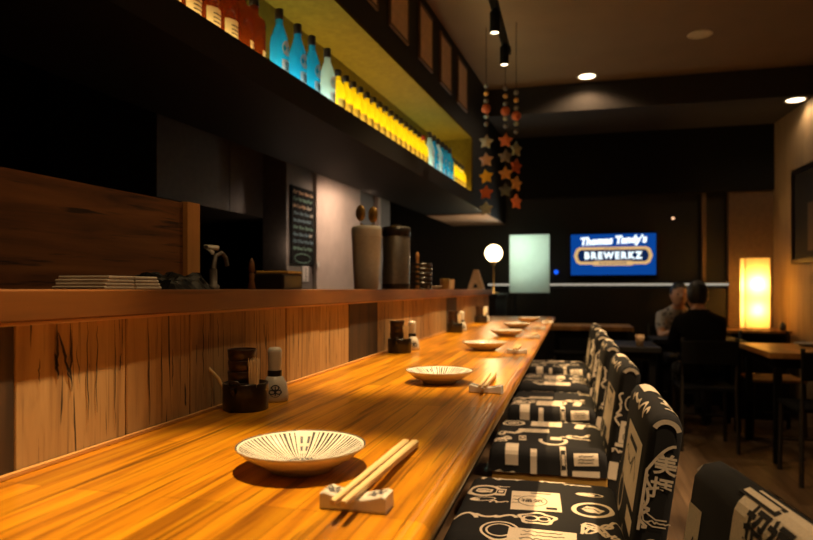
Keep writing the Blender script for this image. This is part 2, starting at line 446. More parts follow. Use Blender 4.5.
# bulkhead with the bottle recess
bk = MB(); s0, s1, se = -.6, 7.0, 5.34
sbox(bk, s0, s1, 1.21, 1.80, 1.89, 1.985)          # shelf slab
sbox(bk, s0, se+.04, 1.21, 1.220, 1.985, 2.0015)     # lip
sbox(bk, s0, s1, 1.21, 1.80, 2.47, CH)             # fascia above
sbox(bk, se+.04, s1, 1.21, 1.80, 1.985, 2.47)      # solid far end
struct(bk.build('wall_bulkhead', 'bulk'))
ep = MB(); sbox(ep, 5.95, 6.98, 1.215, 1.79, 1.880, 1.8895); struct(ep.build('trim_light_patch', 'lit_patch'))  # added pale sheet, paints the bright patch of light under the far end
rc = MB(); sbox(rc, s0, se+.04, 1.50, 1.56, 1.985, 2.47); sbox(rc, se, se+.04, 1.215, 1.50, 1.985, 2.47); sbox(rc, s0, se, 1.2085, 1.50, 2.452, 2.4695)
struct(rc.build('trim_4', 'recess'))

# ------------------------------------------------------------------ counter, ledge, plank wall
cb = MB(); cb.box(-.680, -.150, -.35, 5.55, CT-.042, CT, .006)
tc = thing('bar_counter', 'long glossy orange teak bar counter running from the foreground to the far end', 'counter', (0, 0, 0))
cb.build('worktop', 'counter', tc)
cn = MB(); cn.tube([(-.150, -.345, CT-.016), (-.150, 5.545, CT-.016)], .0155, 12); cn.build('nosing', 'counter', tc)
MB().box(-.70, -.62, -.35, 5.5, 0, CT-.043).build('front_panel', 'black', tc)
MB().box(-.640, -.622, -.34, 5.49, .25, .30).build('foot_rail', 'steel_dull', tc)
edges = [-.35, .0, .25, .45, .645, .85, 1.02, 1.22, 1.42, 1.63, 1.87, 2.17, 2.40, 2.66, 2.9, 3.15, 3.45, 3.78, 4.05, 4.35, 4.65, 5.0, 5.3]
kinds = [0, 1, 2, 3, 1, 0, 2, 1, 0, 1, 3, 0, 1, 2, 0, 1, 3, 1, 0, 2, 1, 0]
pw = MB()
for i, k in enumerate(kinds):
    j = rnd.uniform(0, .003)
    pw.box(-.712, -.666-j, edges[i]+.0012, edges[i+1]-.0012, CT, LT-.0445, .0015, k, seg=1)
def split(y0, z0, y1, z1, w, seed):
    r = random.Random(seed); n = 9
    pts = [(y0+(y1-y0)*i/n+r.uniform(-.0016, .0016), z0+(z1-z0)*i/n) for i in range(n+1)]
    vf = stroke2d(pts, w); k = len(pts)
    vs = []
    for i in range(k):                      # tapers to a point at both ends
        f = .25+.75*math.sin(PI*min(1, max(0, i/(k-1))))*r.uniform(.7, 1.2)
        (a, b_), (c, d) = vf[0][2*i], vf[0][2*i+1]; mx, mz = (a+c)/2, (b_+d)/2
        vs += [(-.6653, mx+(a-mx)*f, mz+(b_-mz)*f), (-.6653, mx+(c-mx)*f, mz+(d-mz)*f)]
    pw.add(vs, vf[1], 4)
ZT = LT-.046
for a in ((.709, ZT, .711, 1.050, .0045), (.733, ZT, .7355, 1.030, .0042), (.712, 1.112, .733, 1.052, .0050), (.706, 1.085, .712, 1.055, .006), (.722, 1.075, .734, 1.045, .003)): split(*a, 5)
rr = random.Random(17)
for y, full in ((.745, 0), (.765, 1), (.785, 0), (.822, 1), (.835, 0), (.90, 1), (.935, 1), (.965, 0), (.99, 1), (1.06, 1), (1.11, 0), (1.16, 1), (1.27, 1), (1.32, 0), (1.36, 1), (1.49, 1), (1.56, 0), (1.70, 1), (1.77, 0), (2.26, 1), (2.5, 1), (2.57, 0), (2.75, 1), (3.0, 1), (.68, 0), (.30, 1), (.55, 0)):
    za, zb = (ZT, CT+rr.uniform(.008, .05)) if full else (ZT-rr.uniform(0, .06), CT+rr.uniform(.05, .11))
    split(y, za, y+rr.uniform(-.006, .006), zb, rr.uniform(.0012, .0026), int(y*100))
pl = pw.build('plank_upstand', ['plank_a', 'plank_b', 'plank_c', 'plank_d', 'plank_split'])
tag(pl, 'upright weathered plank cladding between the counter and the raised ledge', 'cladding')
bd = MB(); bd.box(-.6655, -.659, -.34, 5.30, CT, CT+.006, .001)
tag(bd.build('sealing_bead', 'edge_light'), 'thin pale bead along the foot of the plank cladding', 'trim')
lg = thing('raised_ledge', 'dark teak raised ledge running above the plank cladding', 'ledge', (0, 0, 0))
MB().box(-1.06, -.648, -.35, 5.37, LT-.040, LT, .0025).build('board', 'ledge', lg)
MB().box(-.712, -.6495, -.35, 5.36, LT-.0440, LT-.0402).build('lower_lip', 'edge_light', lg)
kc = MB(); kc.box(-1.10, -.716, -.35, 5.30, 0, LT-.0445); struct(kc.build('wall_counter', 'black'))

# wooden screen standing on the ledge
t = thing('wooden_screen', 'dark grained wooden screen board standing on the ledge at left', 'screen', (0, 0, LT))
b = MB(); sbox(b, .25, 1.222, .95, .972, 0, .198); b.build('board', 'screen_wood', t)
b = MB(); sbox(b, 1.223, 1.268, .938, .985, 0, .200); b.build('post', 'post_wood', t)

# ------------------------------------------------------------------ plates, rests, chopsticks
def make_plate():
    t = thing('plate', '', 'plate')
    KZ = .80
    pin = [(0.0005, .0085), (.02, .009), (.035, .0115), (.05, .017), (.063, .0245), (.074, .032), (.0815, .038), (.0825, .0388)]
    pout = [(.0825, .0388), (.0832, .0372), (.076, .029), (.064, .0185), (.052, .010), (.042, .006), (.041, .0), (.034, .0), (.033, .004), (.0005, .004)]
    pin = [(r, z*KZ) for r, z in pin]; pout = [(r, z*KZ) for r, z in pout]
    MB().lathe(pin, 96).build('striped_face', 'glaze', t)
    MB().lathe(pout, 64).build('outer_wall', 'glaze_plain', t)
    # plain band with small blocks in the brushed pattern
    b = MB()
    def surf(r):
        for (r0, z0), (r1, z1) in zip(pin, pin[1:]):
            if r0 <= r <= r1: return z0+(z1-z0)*(r-r0)/(r1-r0)
        return pin[-1][1]
    def patch(a0, a1, r0, r1, mi, off):
        vs = []; n = 4
        for i in range(n+1):
            r = r0+(r1-r0)*i/n
            for k in range(n+1):
                a = a0+(a1-a0)*k/n; vs.append((r*math.cos(a), r*math.sin(a), surf(r)+off))
        b.add(vs, [(i*(n+1)+k, i*(n+1)+k+1, (i+1)*(n+1)+k+1, (i+1)*(n+1)+k) for i in range(n) for k in range(n)], mi, True)
    A = rad(109)
    patch(A-.13, A+.13, .034, .0795, 0, .0007)
    for da in (-.075, .075):
        patch(A+da-.032, A+da+.032, .040, .051, 1, .0012); patch(A+da-.028, A+da+.028, .057, .070, 1, .0012)
    b.build('block_motif', ['porcelain', 'ink'], t)
    return t
def make_rest():
    t = thing('chopstick_rest', '', 'chopstick rest')
    b = MB(); n = 16
    for m, (hw, z) in enumerate(((.0105, 0), (.0105, None))): pass
    vs = []; L = .036
    for i in range(n+1):
        x = -L+2*L*i/n; u = x/L
        top = .0125+.0065*min(1, abs(u)**1.5*1.15)
        if abs(u) > .96: top -= .002
        for (y, z) in ((-.0145, 0), (-.0155, .003), (-.0145, top-.0015), (-.013, top), (.013, top), (.0145, top-.0015), (.0155, .003), (.0145, 0)):
            vs.append((x, y, z))
    fs = [(i*8+k, i*8+(k+1) % 8, (i+1)*8+(k+1) % 8, (i+1)*8+k) for i in range(n) for k in range(8)]
    b.add(vs, fs, 0, False); b.add(vs[:8], [tuple(range(8))]); b.add(vs[-8:], [tuple(range(8))])
    b.build('body', 'porcelain', t)
    for cx in (-.024, .023):
        b = MB()
        def mp(x, y): 
            u = (cx+x)/L; return (cx+x, y, .0125+.0065*min(1, abs(u)**1.5*1.15)+.0006)
        for k in range(6):
            a = k*PI/3+.3
            vf = stroke2d([(.0022*math.cos(a), .0022*math.sin(a)), (.0045*math.cos(a+.15), .0045*math.sin(a+.15)), (.0105*math.cos(a), .0105*math.sin(a))], .0026)
            b.add([mp(x, y) for x, y in vf[0]], vf[1])
        vf = stroke2d([(-.009, .004), (-.004, -.006), (.006, -.0075)], .0012); b.add([mp(x, y) for x, y in vf[0]], vf[1])
        b.build('painted_flower', 'ink', t)
    return t
def make_stick():
    # y=0 is the tip, tapering; length .21
    b = MB(); vs = []
    sec = [(0, .0028), (.02, .0034), (.14, .0045), (.28, .0054), (.314, .0054), (.316, .0048)]
    for y, h in sec:
        c = h*.35
        for (x, z) in ((-h, -h+c), (-h+c, -h), (h-c, -h), (h, -h+c), (h, h-c), (h-c, h), (-h+c, h), (-h, h-c)): vs.append((x, y, z))
    fs = [(i*8+k, i*8+(k+1) % 8, (i+1)*8+(k+1) % 8, (i+1)*8+k) for i in range(len(sec)-1) for k in range(8)]
    b.add(vs, fs); b.add(vs[:8], [tuple(range(8))]); b.add(vs[-8:], [tuple(range(8))])
    return b.build('chopstick', 'chop')
ORD = ['first', 'second', 'third', 'fourth', 'fifth', 'sixth', 'seventh', 'eighth', 'ninth', 'tenth', 'eleventh', 'twelfth', 'thirteenth', 'fourteenth', 'fifteenth', 'sixteenth']
plate0 = make_plate(); rest0 = make_rest(); stick0 = make_stick()
place_y = [.765, 1.555, 2.43, 3.17, 3.84, 4.62]
place_x = [-.338, -.318, -.322, -.31, -.315, -.30]
for i, (x, y) in enumerate(zip(place_x, place_y)):
    where = ['nearest the camera', 'second along from the camera', 'third along from the camera', 'fourth along from the camera', 'fifth along from the camera', 'farthest from the camera'][i]
    o = plate0 if i == 0 else dup(plate0, (0, 0, 0))
    o.location = (x, y, CT); o.rotation_euler = (0, 0, 0 if i == 0 else rnd.uniform(-.4, .4))
    tag(o, 'shallow cream plate with dark radial stripes on the counter, ' + where, 'plate', 'striped plates along the counter')
    rx = x+.118 if i == 0 else x+.135+rnd.uniform(-.006, .006); ry = y-.124 if i == 0 else y-.115+rnd.uniform(-.02, .02)
    o = rest0 if i == 0 else dup(rest0, (0, 0, 0))
    o.location = (rx, ry, CT); o.rotation_euler = (0, 0, 0 if i == 0 else rnd.uniform(-.1, .1))
    tag(o, 'white porcelain chopstick rest with painted flowers, ' + where, 'chopstick rest', 'chopstick rests along the counter')
    swing = rnd.uniform(-.03, .03) if i else 0.
    for k, dx in enumerate((-.0062, .0068)):
        st = stick0 if (i == 0 and k == 0) else stick0.copy()
        if st is not stick0: COL.objects.link(st)
        # rests on the dip of the rest, butt end on the counter
        tip = Vector((rx-.002+dx*.85, ry-.052, CT+.0208)); butt = Vector((rx-.008+dx*1.05, ry+.262, CT+.0064))
        butt.x += swing
        d = (butt-tip).normalized()
        st.location = tip; st.rotation_euler = (math.asin(d.z), 0, math.atan2(-d.x, d.y))
        tag(st, ('left' if k == 0 else 'right') + ' chopstick of the pale wooden pair on the rest ' + where, 'chopstick', 'chopsticks along the counter')

# ------------------------------------------------------------------ condiment sets
def make_caddy():
    t = thing('condiment_caddy', '', 'condiment caddy')
    b = MB(); w, d, h, th = .043, .043, .052, .004
    b.lathe([(.0005, 0), (.0415, 0), (.043, .0015), (.0435, .05), (.0425, .052), (.0395, .052), (.039, .0042), (.0005, .004)], 40)
    b.build('drum', 'lacquer', t)
    b = MB(); b.tube([(0, -d-.001, .036), (0, -d-.006, .040), (0, -d-.008, .046)], .004, 8); b.tube([(-.010, -d+.001, h), (-.008, -d-.003, h+.006), (.008, -d-.003, h+.006), (.010, -d+.001, h)], .0025, 8)
    b.build('handle', 'lacquer', t)
    return t
def make_dish():
    b = MB(); b.lathe([(.0005, .003), (.020, .004), (.0248, .010), (.0262, .0255), (.0268, .0265), (.0275, .0255), (.0262, .008), (.0215, .001), (.021, .0), (.0005, .0)], 28)
    return b.build('sauce_dish', 'brown_lacquer')
def make_picks():
    b = MB(); r = random.Random(5)
    for k in range(34):
        a = r.uniform(0, 6.28); q = .0110*math.sqrt(r.random())
        x, y = q*math.cos(a), q*math.sin(a)
        b.tube([(x*.6, y*.6, 0), (x, y, .088), (x*1.02, y*1.02, .095+r.uniform(-.002, .003))], [.0011, .0011, .0004], 5)
    return b.build('toothpick_bundle', 'pick')
def make_shaker(K=1.10):
    t = thing('soy_bottle', '', 'bottle')
    MB().lathe([(.0005, .0), (.024, .0), (.0255, .003), (.0255, .012), (.0225, .032), (.0155, .045), (.0128, .047)], 28).build('body', 'porcelain', t)
    MB().lathe([(.0133, .0465), (.0138, .048), (.0138, .056), (.0131, .0575)], 24, cap0=True, cap1=True).build('collar_band', 'lacquer', t)
    MB().lathe([(.0126, .0576), (.0130, .075), (.0138, .090), (.0135, .0955), (.010, .1000), (.0005, .1012)], 24).build('stopper', 'porcelain', t)
    b = MB()
    def mp(x, y, off=.0006):
        z = .020+y; r = .0255-(max(0, z-.012))*.15+off; a = rad(-62)+x/.024
        return (r*math.cos(a), r*math.sin(a), z)
    for vf in [t2(ring2d(.0075, .0055, .0020, 24), 0, .007), t2(ring2d(.0062, .0045, .0020, 24), -.006, -.001), t2(ring2d(.0062, .0045, .0020, 24), .006, -.001), t2(ring2d(.0105, .0115, .0010, 30), 0, .001), t2(rect2d(.002, .017, 1, 6), 0, .001), t2(disc2d(.0028, .0022), 0, .002)]:
        b.add([mp(x, y) for x, y in vf[0]], vf[1])
    b.build('crest', 'ink', t)
    for ch in t.children:
        for v in ch.data.vertices: v.co *= K
    return t
def make_spoon():
    b = MB(); b.tube([(-.010, 0, .008), (-.032, -.002, .056), (-.052, -.003, .078)], [.0035, .0030, .0032], 8)
    b.sphere((-.008, 0, .0065), .008, 12, 8, 0, (1.1, .8, .6))
    return b.build('small_spoon', 'chop')
cad0 = make_caddy(); dish0 = make_dish(); pick0 = make_picks(); shak0 = make_shaker(); spoon0 = make_spoon()
sets_y = [1.115, 2.25, 3.38, 4.40]
set_names = ['set nearest the camera', 'second set from the camera', 'third set from the camera', 'farthest set at the counter end']
for i, y in enumerate(sets_y):
    x = -.608; w = set_names[i]
    o = cad0 if i == 0 else dup(cad0, (0, 0, 0)); o.location = (x, y, CT)
    tag(o, 'round black lacquer condiment drum against the planks, ' + w, 'condiment caddy', 'condiment drums along the counter')
    for k in range(5):
        d = dish0 if (i == 0 and k == 0) else dish0.copy()
        if d is not dish0: COL.objects.link(d)
        d.location = (x-.010+.0008*(k % 2), y+.004, CT+.0042+.0212*k)
        d.rotation_euler = (0, 0, k*1.3)
        # a tall stack: the lowest sits on the drum floor
        tag(d, '%s brown lacquer dish of the stack, %s' % (['lowest', 'second lowest', 'middle', 'second highest', 'topmost'][k], w), 'dish', 'stacked sauce dishes in the condiment drums')
    p = pick0 if i == 0 else pick0.copy()
    if p is not pick0: COL.objects.link(p)
    p.location = (x+.0275, y-.020, CT+.0042)
    tag(p, 'bundle of pale toothpicks standing in the black drum, ' + w, 'toothpicks', 'toothpick bundles', 'stuff')
    s = shak0 if i == 0 else dup(shak0, (0, 0, 0)); s.location = (x+.012 if i == 0 else x+.02, y+.100 if i == 0 else y+.110, CT)
    tag(s, 'white porcelain bottle with black collar and dark crest, ' + w, 'bottle', 'soy bottles along the counter')
    if i == 0:
        spoon0.location = (x-.014, y-.012, CT+.0042); spoon0.rotation_euler = (0, 0, rad(20))
        tag(spoon0, 'small pale wooden spoon leaning out of the nearest black drum', 'spoon')

# ------------------------------------------------------------------ upholstered chairs
SEAT_T, SEAT_TH = .62, .088
def prof1(p, w, r):
    q = abs(p); s = 1 if p >= 0 else -1
    if q <= w-r: return p, 0., 0.
    a = (q-(w-r))/r
    if a <= PI/2: return s*(w-r+r*math.sin(a)), r*(1-math.cos(a)), s*math.sin(a)
    return s*w, r+(q-(w-r)-r*PI/2), s*1.
SU_, SV_, SR_ = .200, .245, .028
def seat_map(u, v, off=0.):
    x, du, nx = prof1(u, SU_, SR_); y, dv, ny = prof1(v, SV_, SR_)
    d = min(du+dv, SEAT_TH)
    nz = math.sqrt(max(0, 1-nx*nx))*math.sqrt(max(0, 1-ny*ny))
    n = Vector((nx, ny, nz)); n.normalize() if n.length > 1e-6 else None
    dome = .006*(1-(x/SU_)**2)*(1-(y/SV_)**2)
    p = Vector((x, y, SEAT_T-d+dome))+n*off
    return (p.x, p.y, p.z)
TAU = rad(8.); BH, BW, BB, BL = .034, .228, (.216, .455), .428     # half thickness, half width, base centre, straight length
AX = (math.sin(TAU), math.cos(TAU)); NX = (-math.cos(TAU), math.sin(TAU))     # up the back, towards the sitter
def back_prof(p):
    if p <= BL: return (BB[0]+AX[0]*p+NX[0]*BH, BB[1]+AX[1]*p+NX[1]*BH), NX
    a = (p-BL)/BH
    if a <= PI:
        n = (NX[0]*math.cos(a)+AX[0]*math.sin(a), NX[1]*math.cos(a)+AX[1]*math.sin(a))
        return (BB[0]+AX[0]*BL+n[0]*BH, BB[1]+AX[1]*BL+n[1]*BH), n
    q = BL-(p-BL-PI*BH)
    return (BB[0]+AX[0]*q-NX[0]*BH, BB[1]+AX[1]*q-NX[1]*BH), (-NX[0], -NX[1])
def back_map(y, p, off=0.):                                        # inner face, over the top, outer face
    (x, z), n = back_prof(p)
    return (x+n[0]*off, y, z+n[1]*off)
def side_map(a, p, off=0., sgn=-1):                                # a across the thickness (towards the rear +), p up
    c = (BB[0]+AX[0]*p-NX[0]*a, BB[1]+AX[1]*p-NX[1]*a)
    return (c[0], sgn*(BW+off), c[1])
def put(mb, vf, mp, off, mi): mb.add([mp(x, y, off) for x, y in vf[0]], vf[1], mi)

def seat_prints(mb, var, r):
    A, B = .0012, .0020
    P = lambda vf, mi=1, off=A: put(mb, vf, seat_map, off, mi)
    # u towards the back, v away from the camera
    def card(u, v, w, h, rot=0., kind=0):
        P(t2(rect2d(w, h, 8, 8), u, v, rot))
        if kind == 1:
            P(t2(ring2d(w*.30, h*.27, .0022, 36), u-.008, v-.006, rot), 2, B)
            P(t2(text2d('福気', .030), u-.008, v-.006, rot), 2, B)
            P(t2(rect2d(w*.42, .006, 4, 1), u+.01, v+h*.40, rot), 2, B)
            for k in range(3): P(t2(scrawl2d(r, .016, .007, .0022, 12), u-w*.40, v+.024-.026*k, rot), 2, B)
            P(t2(rect2d(.026, .016, 2, 2), u+w*.33, v-h*.36, rot), 2, B)
        elif kind == 2:
            for k in range(3): P(t2(scrawl2d(r, w*.62, h*.13, .0024, 20), u, v+h*(.26-.26*k), rot), 2, B)
        elif kind == 3:
            P(t2(rect2d(w*.8, h*.55, 4, 4), u, v, rot), 2, B); P(t2(rect2d(w*.5, h*.3, 3, 3), u, v, rot), 1, .0026)
    def badge(u, v, rx, ry, rot=0.):
        P(t2(ring2d(rx, ry, .012, 40), u, v, rot)); P(t2(disc2d(rx*.42, ry*.38), u-.003, v, rot))
        P(t2(rect2d(rx*.95, ry*.55, 4, 4), u, v, rot)); P(t2(stroke2d([(-rx*.4, -ry*.15), (0, ry*.1), (rx*.4, -ry*.1)], .004), u, v, rot), 2, B)
    def scrawl(u, v, L, h, w=.006, rot=0., n=26): P(t2(scrawl2d(r, L, h, w, n), u, v, rot))
    if var == 0:
        card(-.005, .028, .125, .150, .06, 1)
        badge(-.145, .090, .046, .050, -.1); badge(.135, .000, .050, .058, -.5)
        card(-.100, .082, .026, .060, 0, 3); scrawl(-.100, .132, .034, .006, .005); scrawl(-.098, .000, .038, .018, .006)
        P(t2(ring2d(.034, .017, .0045, 30), -.140, .018, .2)); P(t2(disc2d(.013, .010), -.160, .012, 0))
        scrawl(-.120, -.105, .13, .034, .010, .05, 40); P(t2(ring2d(.045, .05, .006, 36), -.075, -.185)); P(t2(ring2d(.032, .036, .005, 30), -.075, -.185))
        P(t2(ring2d(.045, .038, .010, 30, .12), .005, -.098)); P(t2(ring2d(.020, .018, .006, 24), -.010, -.100)); P(t2(ring2d(.016, .016, .005, 24), .020, -.100))
        card(.02, -.200, .150, .070, 0, 2); scrawl(.150, -.110, .090, .065, .008, .6, 40); scrawl(.155, -.150, .08, .05, .007, -.4, 30)
        scrawl(-.110, .212, .13, .028, .009, 0, 34); scrawl(.030, .215, .08, .016, .008); scrawl(.100, .200, .07, .008, .006)
        P(t2(disc2d(.024, .010), .120, .120)); P(t2(ring2d(.036, .016, .005, 28), .130, .120))
        for s in (-1, 1):
            card(-.06, s*.300, .12, .05, 0, 2); scrawl(.10, s*.295, .09, .05, .009, .3)
    else:
        k = 1 if var == 1 else -1
        card(-.010, .150*k, .120, .105, 0, 2); badge(-.140, .150*k, .046, .052, .2)
        card(.120, .135*k, .034, .090, -.15, 0); scrawl(.165, .16, .05, .05, .007)
        card(-.055, .010*k, .115, .062, 0, 2); P(t2(stroke2d([(.045*math.cos(a)-.0, .055*math.sin(a)) for a in [PI*.92+i*(PI*1.25)/20 for i in range(21)]], .014), .020, -.135))
        P(t2(rect2d(.040, .042, 3, 3), .030, -.105)); scrawl(.115, -.05, .10, .05, .011, .5, 22); scrawl(.10, -.085, .10, .02, .010, -.2, 16)
        scrawl(-.135, -.03, .09, .06, .011, .3, 36); card(-.090, -.115, .026, .07, .05, 3); scrawl(-.165, -.135, .05, .07, .010, .9, 30)
        card(-.12, -.245, .045, .10, 0, 0); card(-.045, -.285, .022, .10, 0, 0); card(.055, -.268, .020, .12, .05, 3)
        card(.130, -.262, .080, .042, .06, 2); card(.130, -.318, .090, .034, .03, 0); scrawl(-.145, -.325, .06, .02, .008)
        scrawl(.10, .222, .12, .03, .010); scrawl(-.10, .235, .14, .03, .010)
        for u in (-.12, .03, .14): card(u, .30, .05, .05, 0, 2)
        for v in (-.15, -.02, .13): scrawl(-.245, v, .06, .04, .010, 1.2)
def make_chair(var, seed):
    r = random.Random(seed)
    t = thing('bar_chair', '', 'chair')
    b = MB(); n, m = 40, 44
    lu = SU_-SR_+SR_*PI/2+SEAT_TH-SR_; lv = SV_-SR_+SR_*PI/2+SEAT_TH-SR_
    us = [-lu+2*lu*i/n for i in range(n+1)]; vs_ = [-lv+2*lv*j/m for j in range(m+1)]
    b.add([seat_map(u, v) for v in vs_ for u in us], [(j*(n+1)+i, j*(n+1)+i+1, (j+1)*(n+1)+i+1, (j+1)*(n+1)+i) for j in range(m) for i in range(n)], 0, True)
    b.add([(-SU_, -SV_, SEAT_T-SEAT_TH), (SU_, -SV_, SEAT_T-SEAT_TH), (SU_, SV_, SEAT_T-SEAT_TH), (-SU_, SV_, SEAT_T-SEAT_TH)], [(0, 1, 2, 3)], 0)
    seat_prints(b, var, r)
    b.build('seat', ['fab', 'print', 'print_ink'], t)
    # backrest: padded slab with a round top
    b = MB(); tot = 2*BL+PI*BH; K = 40; ring = []
    for i in range(K+1):
        p = tot*i/K; ring.append(back_prof(p)[0])
    e = .016
    cols = []
    for (yy, ins) in ((-BW, e), (-BW+e*.3, e*.3), (-BW+e, 0), (BW-e, 0), (BW-e*.3, e*.3), (BW, e)):
        cols.append([])
        for i in range(K+1):
            p = tot*i/K; (x, z), nn = back_prof(p); cols[-1].append((x-nn[0]*ins, yy, z-nn[1]*ins))
    vv = [q for c in cols for q in c]
    b.add(vv, [(c*(K+1)+i, c*(K+1)+i+1, (c+1)*(K+1)+i+1, (c+1)*(K+1)+i) for c in range(5) for i in range(K)], 0, True)
    b.add(cols[0], [tuple(range(K+1))]); b.add(cols[-1], [tuple(reversed(range(K+1)))])
    b.add([c[0] for c in cols]+[c[-1] for c in cols], [tuple(list(range(6))+list(range(11, 5, -1)))])
    A, B = .0012, .0020
    # inner face: (y, p)
    P = lambda vf, mi=1, off=A: put(b, vf, back_map, off, mi)
    if var == 3:
        P(t2(rect2d(.29, .108, 14, 10), -.080, BL-.005)); P(t2(text2d('招福', .052, .0015), -.02, BL-.002, 0, -1.), 2, B)
        P(t2(rect2d(.10, .016, 8, 1), .035, BL+.036), 2, B); P(t2(rect2d(.085, .008, 8, 1), .035, BL+.036), 1, .0026)
        P(t2(scrawl2d(r, .12, .012, .004, 30), -.03, BL-.042), 2, B); P(t2(scrawl2d(r, .07, .008, .003, 20), -.16, BL-.02), 2, B)
        P(t2(rect2d(.050, .24, 4, 12), .188, .275)); P(t2(scrawl2d(r, .16, .022, .004, 40), .188, .275, PI/2), 2, B)
        P(t2(ring2d(.040, .040, .010, 6), .085, .275)); P(t2(disc2d(.012, .012, 12), .085, .275))
        P(t2(scrawl2d(r, .14, .03, .007, 40), -.08, .24)); P(t2(ring2d(.04, .04, .006, 30), -.15, .27)); P(t2(scrawl2d(r, .10, .02, .006, 30), .05, BL+.075))
    else: P(t2(rect2d(.30, .150, 8, 8), -.02, .300 if var == 0 else .28)); P(t2(scrawl2d(r, .2, .05, .004, 50), -.02, .30), 2, B)
    if var != 3:
      P(t2(rect2d(.16, .014, 6, 1), -.02, .345), 2, B)
      P(t2(scrawl2d(r, .3, .03, .010, 50), 0, BL+.012)); P(t2(rect2d(.12, .05, 6, 6), .13, BL+.06)); P(t2(scrawl2d(r, .2, .04, .010, 40), -.10, BL+.07))
    P(t2(ring2d(.05, .05, .012, 36), .10, .190)); P(t2(rect2d(.12, .035, 5, 2), -.12, .19)); P(t2(scrawl2d(r, .16, .04, .009, 30), -.10, .13))
    # outer face
    P(t2(rect2d(.26, .10, 8, 6), .02, BL+PI*BH+.10)); P(t2(ring2d(.055, .055, .012, 36), -.12, BL+PI*BH+.24)); P(t2(scrawl2d(r, .2, .05, .008, 40), .08, BL+PI*BH+.25))
    # the two narrow sides
    for sg in (-1, 1):
        SM = lambda a, p, off: side_map(a*sg*-1, p, off, sg)
        Q = lambda vf, mi=1, off=A: put(b, vf, SM, off, mi)
        if var == 0:
            Q(t2(text2d('美', .046, .0012), .008, .352)); Q(t2(text2d('拝', .046, .0012), .006, .302))
            Q(t2(stroke2d([(-.027, .20+.016*i) if i < 8 else (-.027+.050*(i-8)/7, .328+.058*math.sin((i-8)/7*PI*.5)) for i in range(16)], .006), 0, .01))
            Q(t2(stroke2d([(.026*math.cos(a), .026*math.sin(a)) for a in [.35+i*2.4/14 for i in range(15)]], .010), .0, .418))
            Q(t2(stroke2d([(-.026, .02), (-.020, -.012), (0, -.022), (.026, -.02)], .003), 0, .245)); Q(t2(stroke2d([(-.024, .034), (-.014, .008), (.004, -.002), (.026, .0)], .003), 0, .240))
            Q(t2(scrawl2d(r, .045, .006, .003, 20), .010, .232)); Q(t2(scrawl2d(r, .11, .018, .006, 30), -.019, .27, PI/2))
            Q(t2(ring2d(.023, .032, .002, 30), .004, .165)); Q(t2(scrawl2d(r, .032, .008, .0025, 16), .004, .165, .9))
            Q(t2(rect2d(.012, .10, 1, 5), -.024, .10)); Q(t2(text2d('料理', .02), .006, .09))
        else:
            Q(t2(rect2d(.034, .075, 3, 5), .008, .235)); Q(t2(scrawl2d(r, .05, .012, .0025, 18), .008, .235, PI/2), 2, B)
            Q(t2(ring2d(.018, .026, .004, 30), .012, .335)); Q(t2(stroke2d([(.024*math.cos(a), .024*math.sin(a)) for a in [.5+i*2.2/14 for i in range(15)]], .011), .0, .425))
            Q(t2(scrawl2d(r, .10, .02, .007, 26), -.020, .31, PI/2)); Q(t2(scrawl2d(r, .06, .014, .006, 26), .0, .17)); Q(t2(rect2d(.044, .012, 3, 1), .004, .19))
            Q(t2(rect2d(.03, .06, 2, 3), -.012, .10))
    b.build('backrest', ['fab', 'print', 'print_ink'], t)
    zb = SEAT_T-SEAT_TH
    b = MB(); b.box(-.19, .20, -.240, .240, zb-.050, zb-.0005, .004); b.build('seat_frame', 'chair_wood', t)
    for sx in (-.165, .215):
        for sy in (-.20, .20):
            q = MB(); top = zb-.03 if sx < 0 else zb-.045
            q.tube([(sx*(1.06 if sx < 0 else 1.08), sy*1.02, .0), (sx, sy, top)], [.015, .020], 4); q.build('leg', 'chair_wood', t)
    q = MB(); q.tube([(-.172, -.2, .20), (-.172, .2, .20)], .011, 8); q.build('footrest', 'steel_dull', t)
    for sy in (-.2, .2):
        q = MB(); q.tube([(-.170, sy, .26), (.222, sy, .26)], .010, 6); q.build('stretcher', 'chair_wood', t)
    return t
chA = make_chair(0, 11); chB = make_chair(1, 22); chC = make_chair(2, 33); chD = make_chair(3, 44)
spots = [(chD, -.028, .795, 9, 'dark printed chair at the bottom right corner, only its backrest in view'),
         (chA, -.085, 1.648, 0, 'nearest dark chair with cream prints whose seat is in full view'),
         (chB, -.088, 2.500, 1, 'second printed chair along the counter, behind the nearest full seat'),
         (chC, -.095, 3.290, 0, 'third printed chair along the counter, middle of the row'),
         (chA, -.100, 4.040, -1, 'fourth printed chair along the counter, second from the far end'),
         (chB, -.105, 4.850, 1, 'farthest printed chair at the far end of the counter')]
used = set()
for src, x, y, rz, lab in spots:
    o = dup(src, (0, 0, 0)) if src.name in used else src
    used.add(src.name)
    o.location = (x, y, 0); o.rotation_euler = (0, 0, rad(rz))
    tag(o, lab, 'chair', 'printed bar chairs along the counter')

